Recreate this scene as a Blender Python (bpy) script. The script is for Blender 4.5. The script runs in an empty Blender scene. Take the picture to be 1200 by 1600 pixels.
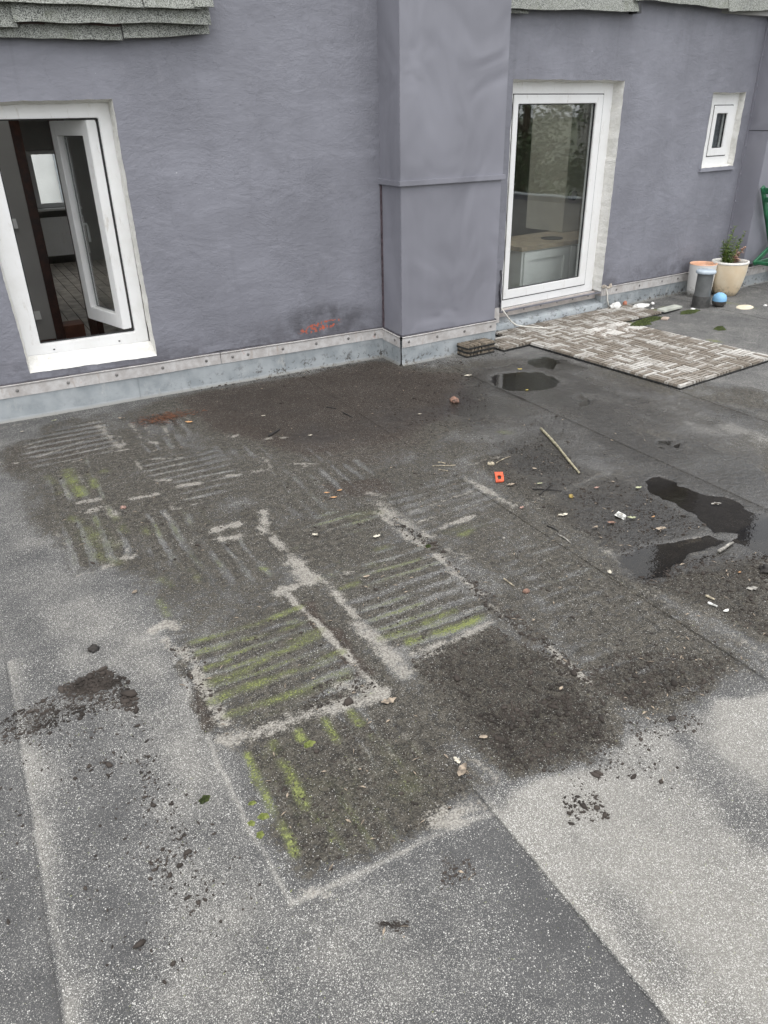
import bpy, bmesh, math, random
import numpy as np
from mathutils import Vector, Matrix, noise as mnoise
from mathutils.geometry import tessellate_polygon

random.seed(7); np.random.seed(7)
scene = bpy.context.scene
COL = scene.collection
R = math.radians

# ------------------------------------------------------------------ camera, sky, sun, exposure
cam_d = bpy.data.cameras.new('camera'); cam = bpy.data.objects.new('camera', cam_d); COL.objects.link(cam)
_f = Vector((0.41886873, 0.7795129, -0.4657345)); _r = Vector((0.87608686, -0.48179931, -0.01847273)); _u = Vector((0.2387903, 0.40028623, 0.88473167))
cam.matrix_world = Matrix(((_r.x, _u.x, -_f.x, 0), (_r.y, _u.y, -_f.y, 0), (_r.z, _u.z, -_f.z, 1.75), (0, 0, 0, 1)))
cam_d.sensor_fit = 'VERTICAL'; cam_d.sensor_height = 36; cam_d.lens = 1170.03 / 1600 * 36
cam_d.clip_start = .05; cam_d.clip_end = 3000
scene.camera = cam
scene.render.resolution_x = 768; scene.render.resolution_y = 1024

SUN_EL, SUN_AZ = R(74), R(205)          # overcast: high soft sun behind the camera
world = bpy.data.worlds.new('World'); scene.world = world; world.use_nodes = True
wn = world.node_tree; wn.nodes.clear()
sky = wn.nodes.new('ShaderNodeTexSky'); sky.sky_type = 'NISHITA'; sky.sun_disc = False
sky.sun_elevation = SUN_EL; sky.sun_rotation = SUN_AZ; sky.air_density = 1.0; sky.dust_density = 6.0; sky.ozone_density = 1.0
hs = wn.nodes.new('ShaderNodeHueSaturation'); hs.inputs['Saturation'].default_value = .22
bg = wn.nodes.new('ShaderNodeBackground'); bg.inputs['Strength'].default_value = .15
wo = wn.nodes.new('ShaderNodeOutputWorld')
cl = wn.nodes.new('ShaderNodeMix'); cl.data_type = 'RGBA'; cl.inputs[0].default_value = .6; cl.inputs[7].default_value = (9.6, 9.8, 10.2, 1)   # even cloud cover over the whole dome
wn.links.new(sky.outputs[0], hs.inputs['Color']); wn.links.new(hs.outputs[0], cl.inputs[6]); wn.links.new(cl.outputs[2], bg.inputs[0]); wn.links.new(bg.outputs[0], wo.inputs[0])
sun_d = bpy.data.lights.new('sun', 'SUN'); sun_d.energy = .6; sun_d.angle = R(60); sun_d.color = (1, .97, .93)
sun = bpy.data.objects.new('sun', sun_d); COL.objects.link(sun)
sd = Vector((math.sin(SUN_AZ) * math.cos(SUN_EL), math.cos(SUN_AZ) * math.cos(SUN_EL), math.sin(SUN_EL)))
sun.rotation_euler = sd.to_track_quat('Z', 'Y').to_euler()
vs = scene.view_settings; vs.view_transform = 'Standard'; vs.look = 'None'; vs.gamma = 1; vs.use_curve_mapping = False
vs.exposure = 0.7

# ------------------------------------------------------------------ helpers
def tag(o, label=None, cat=None, group=None, kind=None):
    if label: o['label'] = label
    if cat: o['category'] = cat
    if group: o['group'] = group
    if kind: o['kind'] = kind
    return o
def adopt(o, parent):
    o.parent = parent
    l = parent.location.copy()
    o.matrix_parent_inverse = Matrix.Translation(-l)
def thing(name, loc, label, cat, group=None, kind=None):
    o = bpy.data.objects.new(name, None); COL.objects.link(o); o.location = loc; o.empty_display_size = .1
    return tag(o, label, cat, group, kind)
def link(name, me, mat, parent=None, smooth=False):
    o = bpy.data.objects.new(name, me); COL.objects.link(o)
    if mat is not None and not me.materials: me.materials.append(mat)
    if smooth: me.polygons.foreach_set('use_smooth', [True] * len(me.polygons))
    if parent is not None: adopt(o, parent)
    return o
def mesh(name, v, f, mat, parent=None, smooth=False):
    me = bpy.data.meshes.new(name); me.from_pydata([tuple(p) for p in v], [], f); me.update()
    return link(name, me, mat, parent, smooth)
class MB:
    def __init__(s, T=None): s.v = []; s.f = []; s.T = T or (lambda a, b, c: (a, b, c))
    def box(s, x0, x1, y0, y1, z0, z1, ins=0):
        n = len(s.v)
        for z, i in ((z0, 0), (z1, ins)):
            for x, y in ((x0 + i, y0 + i), (x1 - i, y0 + i), (x1 - i, y1 - i), (x0 + i, y1 - i)): s.v.append(s.T(x, y, z))
        s.f += [(n+3, n+2, n+1, n), (n+4, n+5, n+6, n+7)] + [(n+a, n+(a+1) % 4, n+4+(a+1) % 4, n+4+a) for a in range(4)]
        return s
    def quad(s, a, b, c, d):
        n = len(s.v); s.v += [s.T(*a), s.T(*b), s.T(*c), s.T(*d)]; s.f.append((n, n+1, n+2, n+3)); return s
    def tube(s, pts, rad, k=8, cap=True):
        P = [Vector(s.T(*p)) for p in pts]; n0 = len(s.v)
        for i, p in enumerate(P):
            t = (P[min(i+1, len(P)-1)] - P[max(i-1, 0)]).normalized()
            a = t.cross(Vector((0, 0, 1)));
            if a.length < .05: a = t.cross(Vector((1, 0, 0)))
            a.normalize(); b = t.cross(a); rr = rad[i] if hasattr(rad, '__len__') else rad
            for j in range(k):
                q = 2*math.pi*j/k; s.v.append(tuple(p + a*math.cos(q)*rr + b*math.sin(q)*rr))
        for i in range(len(P)-1):
            for j in range(k):
                s.f.append((n0+i*k+j, n0+i*k+(j+1) % k, n0+(i+1)*k+(j+1) % k, n0+(i+1)*k+j))
        if cap: s.f.append(tuple(n0+j for j in range(k))); s.f.append(tuple(n0+(len(P)-1)*k+j for j in range(k)))
        return s
    def lathe(s, prof, cx, cy, k=32, wob=0):
        n0 = len(s.v)
        for r_, z in prof:
            for j in range(k):
                q = 2*math.pi*j/k; rr = r_*(1+wob*math.sin(3*q+z*9)); s.v.append(s.T(cx+rr*math.cos(q), cy+rr*math.sin(q), z))
        for i in range(len(prof)-1):
            for j in range(k): s.f.append((n0+i*k+j, n0+i*k+(j+1) % k, n0+(i+1)*k+(j+1) % k, n0+(i+1)*k+j))
        return s
    def build(s, name, mat, parent=None, smooth=False, bevel=0):
        o = mesh(name, s.v, s.f, mat, parent, smooth)
        bm = bmesh.new(); bm.from_mesh(o.data); bmesh.ops.recalc_face_normals(bm, faces=bm.faces)
        if bevel: bmesh.ops.bevel(bm, geom=list(bm.edges), offset=bevel, segments=1, affect='EDGES', clamp_overlap=True)
        bm.to_mesh(o.data); bm.free()
        return o

# ------------------------------------------------------------------ material helpers
class NT:
    def __init__(s, name):
        s.m = bpy.data.materials.new(name); s.m.use_nodes = True; s.t = s.m.node_tree; s.t.nodes.clear()
        s.out = s.t.nodes.new('ShaderNodeOutputMaterial'); s.b = s.t.nodes.new('ShaderNodeBsdfPrincipled')
        s.t.links.new(s.b.outputs[0], s.out.inputs['Surface'])
        s.tc = s.t.nodes.new('ShaderNodeTexCoord')
    def n(s, typ, **kw):
        nd = s.t.nodes.new('ShaderNode' + typ)
        for k, v in kw.items():
            if hasattr(nd, k): setattr(nd, k, v)
            else: s.set(nd.inputs[k.replace('_', ' ')], v)
        return nd
    def set(s, inp, v):
        if isinstance(v, bpy.types.NodeSocket): s.t.links.new(v, inp)
        elif hasattr(v, '__len__') and len(v) == 3 and inp.type == 'RGBA': inp.default_value = (*v, 1)
        else: inp.default_value = v
    def P(s, key, v): s.set(s.b.inputs[key], v)
    def vec(s, scale=(1, 1, 1), src='Object', rnd=False, rot=(0, 0, 0)):
        mp = s.n('Mapping'); mp.inputs['Scale'].default_value = scale; mp.inputs['Rotation'].default_value = rot
        s.t.links.new(s.tc.outputs[src], mp.inputs['Vector'])
        if rnd:
            oi = s.n('ObjectInfo'); ml = s.math('MULTIPLY', oi.outputs['Random'], 37.0); cb = s.n('CombineXYZ', X=ml, Y=ml, Z=ml)
            s.t.links.new(cb.outputs[0], mp.inputs['Location'])
        return mp.outputs[0]
    def noise(s, scale, detail=4, rough=.55, vec=None, dist=0, col=False):
        nd = s.n('TexNoise', Scale=scale, Detail=detail, Roughness=rough, Distortion=dist)
        s.set(nd.inputs['Vector'], vec if vec is not None else s.tc.outputs['Object'])
        return nd.outputs['Color' if col else 0]
    def math(s, op, a, b=0., clamp=False, c=None):
        nd = s.n('Math', operation=op, use_clamp=clamp); s.set(nd.inputs[0], a); s.set(nd.inputs[1], b)
        if c is not None: s.set(nd.inputs[2], c)
        return nd.outputs[0]
    def ramp(s, fac, a, b, lo=0., hi=1.):
        nd = s.n('MapRange', interpolation_type='SMOOTHSTEP'); s.set(nd.inputs['Value'], fac)
        for k, v in (('From Min', a), ('From Max', b), ('To Min', lo), ('To Max', hi)): s.set(nd.inputs[k], v)
        return nd.outputs[0]
    def mix(s, fac, a, b, mode='MIX'):
        nd = s.n('Mix', data_type='RGBA', blend_type=mode); s.set(nd.inputs[0], fac); s.set(nd.inputs[6], a); s.set(nd.inputs[7], b); return nd.outputs[2]
    def bump(s, h, strength=.3, dist=.005, prev=None):
        nd = s.n('Bump'); nd.inputs['Strength'].default_value = strength; nd.inputs['Distance'].default_value = dist; s.set(nd.inputs['Height'], h)
        if prev is not None: s.set(nd.inputs['Normal'], prev)
        return nd.outputs[0]
    def sep(s, v):
        nd = s.n('SeparateXYZ'); s.set(nd.inputs[0], v); return nd.outputs
def simple(name, c, rough=.6, var=.12, scale=12, metal=0, bump=.15, bscale=60, bdist=.003, rnd=False, spec=.5):
    k = NT(name); v = k.vec(rnd=rnd)
    nz = k.noise(scale, 5, vec=v); d = tuple(x*(1-var*1.6) for x in c); l = tuple(min(1, x*(1+var)) for x in c)
    k.P('Base Color', k.mix(k.ramp(nz, .3, .7), d, l)); k.P('Roughness', k.ramp(nz, .2, .8, rough-.08, min(1, rough+.08))); k.P('Metallic', metal)
    k.P('Specular IOR Level', spec)
    if bump: k.P('Normal', k.bump(k.noise(bscale, 4, vec=v), bump, bdist))
    return k.m

WALLC = (.212, .214, .243)
def mat_stucco():
    k = NT('stucco'); O = k.tc.outputs['Object']
    big = k.noise(1.6, 4, .6); med = k.noise(9, 5, .6); streak = k.noise(3, 5, .6, k.vec((5, 5, .35)))
    c = k.mix(k.ramp(big, .3, .72), tuple(x*.86 for x in WALLC), tuple(x*1.1 for x in WALLC))
    c = k.mix(k.ramp(streak, .54, .78, 0, .35), c, tuple(x*.70 for x in WALLC)); blot = k.noise(2.6, 6, .7, k.vec((1, 1, 1.5)), .8); c = k.mix(k.ramp(blot, .52, .7, 0, .5), c, tuple(x*1.22 for x in WALLC)); c = k.mix(k.ramp(blot, .42, .28, 0, .5), c, tuple(x*.76 for x in WALLC))
    c = k.mix(k.ramp(med, .56, .76, 0, .35), c, (.27, .268, .295))
    hair = k.noise(1.1, 6, .65, k.vec((1, 1, 1.6)), 1.2)
    sx, sy, sz = k.sep(O)
    # grime smudge and bare red undercoat low on the left wall, where the paint has come off
    dx = k.math('MULTIPLY', k.math('SUBTRACT', sx, 2.38), 2.6); dz = k.math('MULTIPLY', k.math('SUBTRACT', sz, .36), 7)
    dd = k.math('ADD', k.math('MULTIPLY', dx, dx), k.math('MULTIPLY', dz, dz))
    c = k.mix(k.math('MULTIPLY', k.ramp(dd, 1.6, .0, 0., .72), k.ramp(med, .3, .65), True), c, (.055, .053, .06))
    ex = k.math('MULTIPLY', k.math('SUBTRACT', sx, 2.35), 5.2); ez = k.math('MULTIPLY', k.math('SUBTRACT', k.math('SUBTRACT', sz, .325), k.math('MULTIPLY', k.math('SUBTRACT', sx, 2.35), .12)), 26)
    ee = k.math('ADD', k.math('MULTIPLY', ex, ex), k.math('MULTIPLY', ez, ez))
    red = k.math('MULTIPLY', k.ramp(ee, 1.1, .5), k.ramp(k.noise(34, 4, .6), .5, .55), True)
    c = k.mix(red, c, (.55, .12, .06))
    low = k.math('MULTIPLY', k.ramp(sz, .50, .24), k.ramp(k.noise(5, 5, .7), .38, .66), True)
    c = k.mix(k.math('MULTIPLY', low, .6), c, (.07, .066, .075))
    spots = k.ramp(k.noise(55, 2, .5), .74, .78)
    c = k.mix(k.math('MULTIPLY', spots, k.ramp(big, .5, .7)), c, (.5, .5, .52))
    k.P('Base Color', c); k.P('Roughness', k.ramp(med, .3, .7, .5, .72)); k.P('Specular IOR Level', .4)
    trowel = k.noise(6, 5, .62, k.vec((1, 1, 2.4)), .5); patch = k.ramp(k.noise(1.3, 3), .38, .62, .25, 1.)
    broad = k.noise(2.4, 4, .55, k.vec((1, 1, 1.8), rot=(0, .5, 0)), 1.1)
    h = k.math('ADD', k.math('ADD', k.math('MULTIPLY', broad, 1.0), k.math('MULTIPLY', trowel, .6)), k.math('MULTIPLY', patch, k.math('ADD', k.math('MULTIPLY', k.noise(36, 5, .7), .7), k.math('MULTIPLY', k.noise(130, 3), .3))))
    ridge = k.math('ABSOLUTE', k.math('SUBTRACT', hair, .5)); h = k.math('ADD', h, k.ramp(ridge, .004, 0, 0, .16))
    k.P('Normal', k.bump(h, .6, .012)); return k.m
def mat_clad():
    k = NT('painted_sheet_metal'); big = k.noise(2.2, 3, .5, k.vec((1, 1, .6))); streak = k.noise(4, 4, .6, k.vec((7, 7, .3)))
    w = tuple(x*1.02 for x in (.206, .206, .234))
    c = k.mix(k.ramp(big, .35, .7), tuple(x*.93 for x in w), tuple(x*1.08 for x in w)); c = k.mix(k.ramp(streak, .5, .8, 0, .3), c, (.22, .22, .25))
    k.P('Base Color', c); k.P('Roughness', k.ramp(streak, .3, .7, .34, .5)); k.P('Specular IOR Level', .5)
    oil = k.noise(1.7, 2, .45, k.vec((1.3, 1.3, 1)), .6); p = k.bump(oil, .5, .09); k.P('Normal', k.bump(k.noise(160, 2), .05, .002, p)); return k.m
def mat_zinc():
    k = NT('zinc_sheet'); O = k.tc.outputs['Object']; sx, sy, sz = k.sep(O)
    a = k.noise(6, 5, .6); c = k.mix(k.ramp(a, .3, .7), (.27, .298, .312), (.39, .415, .425))
    c = k.mix(k.ramp(k.noise(11, 5, .7, k.vec((1, 1, .4))), .58, .72, 0, .7), c, (.5, .5, .48))
    sp = k.math('MULTIPLY', k.ramp(sz, .17, 0.0), k.ramp(k.noise(22, 5, .75), .52, .62), True)
    xz = k.ramp(sx, .9, 1.9, .15, 1.)
    c = k.mix(k.math('MULTIPLY', sp, xz), c, (.06, .052, .042))
    c = k.mix(k.math('MULTIPLY', k.ramp(sz, .035, 0.0), .75), c, (.12, .11, .09))
    k.P('Base Color', c); k.P('Metallic', .25); k.P('Roughness', k.ramp(a, .3, .7, .42, .62)); k.P('Normal', k.bump(k.noise(3, 3), .35, .03)); return k.m
def mat_strip():
    k = NT('clamp_strip'); a = k.noise(9, 6, .7); b = k.noise(30, 4, .6, k.vec((1, 1, .25)))
    c = k.mix(k.ramp(a, .35, .65), (.42, .395, .375), (.58, .565, .55)); c = k.mix(k.ramp(b, .58, .75, 0, .6), c, (.34, .26, .20)); c = k.mix(k.ramp(k.noise(4.5, 5, .7), .62, .7, 0, .55), c, (.42, .16, .09))
    k.P('Base Color', c); k.P('Metallic', .15); k.P('Roughness', .55); return k.m
def mat_plaster():
    k = NT('white_plaster'); a = k.noise(14, 6, .7); b = k.noise(60, 4)
    c = k.mix(k.ramp(a, .3, .7), (.60, .59, .545), (.73, .72, .69)); c = k.mix(k.ramp(k.noise(26, 5, .7), .62, .72, 0, .6), c, (.42, .37, .30))
    k.P('Base Color', c); k.P('Roughness', .8); k.P('Normal', k.bump(k.math('ADD', a, k.math('MULTIPLY', b, .5)), .8, .012)); return k.m
def mat_pvc():
    k = NT('white_plastic'); a = k.noise(5, 6, .7); b = k.noise(24, 5, .7, k.vec((1, 1, .3)))
    c = k.mix(k.ramp(a, .4, .75), (.80, .80, .79), (.74, .735, .715)); c = k.mix(k.ramp(b, .58, .74, 0, .5), c, (.46, .42, .35))
    k.P('Base Color', c); k.P('Roughness', .33); return k.m
def mat_shingle():
    k = NT('roofing_granules'); v = k.n('TexVoronoi', Scale=330.); k.set(v.inputs['Vector'], k.tc.outputs['Object'])
    r_ = k.sep(v.outputs['Color'])[0]; sh = k.ramp(k.noise(4, 4), .3, .7)
    g = k.ramp(r_, .42, .5); c = k.mix(g, (.045, .048, .044), (.33, .34, .31)); c = k.mix(k.ramp(k.noise(9, 5, .7), .5, .75, 0, .7), c, (.12, .13, .09), 'MULTIPLY' if False else 'MIX')
    c = k.mix(k.math('MULTIPLY', sh, .25), c, (.3, .31, .27)); k.P('Base Color', c); k.P('Roughness', .9); k.P('Normal', k.bump(k.math('SUBTRACT', 1., v.outputs['Distance']), .5, .004)); return k.m
def mat_glass(tint=(.965, .975, .97)):
    k = NT('window_glass'); t = k.t; t.nodes.remove(k.b)
    tr = k.n('BsdfTransparent', Color=tint); gl = k.n('BsdfGlossy', Roughness=.01, Color=(1, 1, 1)); geo = k.n('NewGeometry'); fr = k.n('Fresnel', IOR=k.ramp(geo.outputs['Backfacing'], 0., 1., 1.52, 1/1.52))
    k.set(gl.inputs['Normal'], k.bump(k.noise(2.2, 2), .03, .02))
    mx = k.n('MixShader'); f2 = k.math('MULTIPLY', fr.outputs[0], 1.0, True); k.set(mx.inputs[0], f2); k.set(mx.inputs[1], tr.outputs[0]); k.set(mx.inputs[2], gl.outputs[0])
    t.links.new(mx.outputs[0], k.out.inputs['Surface']); return k.m
def mat_water():
    k = NT('puddle_water'); t = k.t; t.nodes.remove(k.b)
    tr = k.n('BsdfTransparent', Color=(.50, .47, .42)); gl = k.n('BsdfGlossy', Roughness=.02, Color=(1, 1, 1)); fr = k.n('Fresnel', IOR=1.33)
    nb = k.bump(k.noise(26, 3, .6, k.vec((1, 1, 1))), .05, .01); k.set(gl.inputs['Normal'], nb)
    mx = k.n('MixShader'); k.set(mx.inputs[0], fr.outputs[0]); k.set(mx.inputs[1], tr.outputs[0]); k.set(mx.inputs[2], gl.outputs[0])
    t.links.new(mx.outputs[0], k.out.inputs['Surface']); return k.m
def mat_slat():
    k = NT('weathered_slat'); v = k.vec((1, 1, 1), rnd=True)
    oi = k.n('ObjectInfo'); rnd = oi.outputs['Random']
    gr = k.noise(10, 6, .7, k.vec((1.6, 22, 3), rnd=True)); fl = k.math('ADD', .2, k.math('MULTIPLY', k.noise(14, 6, .72, k.vec((1, 6, 1), rnd=True)), .6))
    wood = k.mix(k.ramp(gr, .3, .7), (.105, .088, .068), (.235, .20, .16)); 
    th = k.math('SUBTRACT', k.math('ADD', fl, k.math('MULTIPLY', k.math('SUBTRACT', rnd, .5), .25)), 0)
    pale = k.mix(k.ramp(gr, .3, .7), (.37, .35, .315), (.55, .532, .495))
    geo = k.n('NewGeometry'); wn_ = k.noise(3.2, 4, .6, geo.outputs['Position']); th = k.math('ADD', th, k.math('MULTIPLY', k.math('SUBTRACT', wn_, .5), .55))
    c = k.mix(k.ramp(th, .44, .66), wood, pale); k.P('Base Color', c); k.P('Roughness', .72); k.P('Normal', k.bump(k.math('ADD', gr, fl), .5, .004)); return k.m
def mat_ground():
    k = NT('roofing_membrane'); O = k.tc.outputs['Object']
    at = k.n('Attribute', attribute_name='cover'); s1 = k.n('SeparateColor'); k.set(s1.inputs[0], at.outputs['Color'])
    dirt, brown, pale = s1.outputs[0], s1.outputs[1], s1.outputs[2]; moss = at.outputs['Alpha']
    a2 = k.n('Attribute', attribute_name='surface'); s2 = k.n('SeparateColor'); k.set(s2.inputs[0], a2.outputs['Color'])
    gran, wet, dark = s2.outputs[0], s2.outputs[1], s2.outputs[2]
    n1 = k.noise(34, 5, .68); n2 = k.noise(7, 3, .6); n3 = k.noise(160, 3, .6); n4 = k.noise(75, 4, .7)
    n1s = k.math('SUBTRACT', n1, .5); n3s = k.math('SUBTRACT', n3, .5); n4s = k.math('SUBTRACT', n4, .5)
    # granules: two sizes of bright mineral chips
    def chips(scale, dens, rad, jit=1.):
        v = k.n('TexVoronoi', Scale=scale, Randomness=jit); k.set(v.inputs['Vector'], O); q = k.sep(v.outputs['Color'])
        on = k.ramp(k.math('SUBTRACT', dens, q[0]), -.02, .02); r_ = k.math('MULTIPLY', k.math('ADD', q[1], .5), rad)
        return k.math('MULTIPLY', on, k.ramp(k.math('SUBTRACT', v.outputs['Distance'], r_), .06, -.06), True), q[2]
    dens = k.math('ADD', gran, k.math('MULTIPLY', k.math('SUBTRACT', n2, .5), .22))
    dcov = k.ramp(k.math('ADD', dirt, k.math('ADD', k.math('MULTIPLY', n1s, .75), k.math('MULTIPLY', n3s, .5))), .30, .66)
    dens = k.math('MULTIPLY', dens, k.math('SUBTRACT', 1., k.math('MULTIPLY', dcov, .74)))
    ch1, t1 = chips(300, k.math('MULTIPLY', dens, .95), .37); ch2, t2 = chips(540, k.math('MULTIPLY', dens, 1.55), .42)
    base = k.mix(k.ramp(n2, .3, .7), (.036, .036, .0365), (.056, .0555, .055))
    n5 = k.noise(420, 2, .7); base = k.mix(k.ramp(n5, .35, .75), base, (.098, .097, .095)); base = k.mix(k.math('MULTIPLY', k.ramp(dens, .26, .75), .40), base, (.27, .252, .218))
    # soil film
    soil = k.mix(k.ramp(k.math('ADD', n1, k.math('ADD', k.math('MULTIPLY', n3s, .8), k.math('MULTIPLY', k.math('SUBTRACT', n5, .5), .5))), .32, .70), (.019, .0172, .0142), (.082, .074, .060)); bsoil = k.mix(k.ramp(n1, .3, .7), (.020, .0148, .0112), (.056, .0440, .0350))
    soil = k.mix(k.ramp(k.math('ADD', brown, k.math('MULTIPLY', k.math('SUBTRACT', n2, .5), .5)), .2, .8), soil, bsoil)
    c = k.mix(dcov, base, soil)
    chipc = k.mix(t1, (.31, .303, .28), (.60, .587, .55)); 
    c = k.mix(k.math('MULTIPLY', ch2, .62), c, k.mix(t2, (.27, .262, .24), (.50, .488, .45))); c = k.mix(k.math('MULTIPLY', ch1, .85), c, chipc)
    # pale residue left by the slabs
    pcov = k.ramp(k.math('ADD', pale, k.math('ADD', k.math('MULTIPLY', n1s, 1.5), k.math('MULTIPLY', n3s, 1.0))), .30, .80)
    c = k.mix(k.math('MULTIPLY', pcov, .85), c, k.mix(k.ramp(k.math('ADD', n4, n3s), .3, .7), (.155, .142, .121), (.36, .342, .305)))
    # moss
    mcov = k.ramp(k.math('ADD', moss, k.math('ADD', k.math('MULTIPLY', n4s, 2.3), k.math('MULTIPLY', n3s, 1.7))), .42, .92)
    c = k.mix(k.math('MULTIPLY', mcov, .9), c, k.mix(k.ramp(n3, .3, .7), (.085, .10, .03), (.265, .295, .095)))
    c = k.mix(k.math('MULTIPLY', k.ramp(moss, .0, .5), .34), c, (.13, .145, .055))
    wetm = k.ramp(k.math('ADD', wet, k.math('MULTIPLY', k.math('SUBTRACT', n2, .5), .35)), .15, .85)
    c = k.mix(k.math('MULTIPLY', wetm, .8), c, k.mix(1., c, (.30, .285, .265), 'MULTIPLY'))
    c = k.mix(k.math('MULTIPLY', k.ramp(k.math('ADD', dark, k.math('ADD', k.math('MULTIPLY', n1s, 1.1), k.math('MULTIPLY', k.math('SUBTRACT', n2, .5), .7))), .15, .85), .75), c, k.mix(1., c, (.46, .43, .40), 'MULTIPLY'))   # moist humus
    k.P('Base Color', c)
    k.P('Roughness', k.math('ADD', k.ramp(wetm, 0, 1, .86, .13), k.math('MULTIPLY', n1s, .25), True)); k.P('Specular IOR Level', k.ramp(wetm, 0, 1, .3, .7))
    h = k.math('ADD', k.math('MULTIPLY', ch1, .5), k.math('ADD', k.math('MULTIPLY', n3, .5), k.math('ADD', k.math('MULTIPLY', mcov, .8), k.math('MULTIPLY', k.math('MULTIPLY', n1, dcov), 2.2))))
    st = k.bump(h, .55, .006); k.P('Normal', st); return k.m

STUCCO = mat_stucco(); CLAD = mat_clad(); ZINC = mat_zinc(); STRIP = mat_strip(); PLASTER = mat_plaster(); PVC = mat_pvc(); SHINGLE = mat_shingle()
GLASS = mat_glass(); WATER = mat_water(); SLAT = mat_slat(); GROUND = mat_ground()
GASKET = simple('black_rubber', (.02, .02, .022), .5, bump=0); SCREW = simple('steel_screw', (.30, .29, .28), .4, metal=.7, bump=0)
INWALL = simple('room_paint', (.36, .355, .34), .85, .05, 3, bump=.1); BROWNWOOD = simple('dark_red_wood', (.045, .016, .010), .4, .3, 20, bump=.1)
FLOORB = simple('floor_board', (.30, .27, .235), .5, .3, 8, bump=.1)
RUBBER = simple('black_tile_base', (.022, .022, .021), .6, .3, 20, bump=.4)

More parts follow.
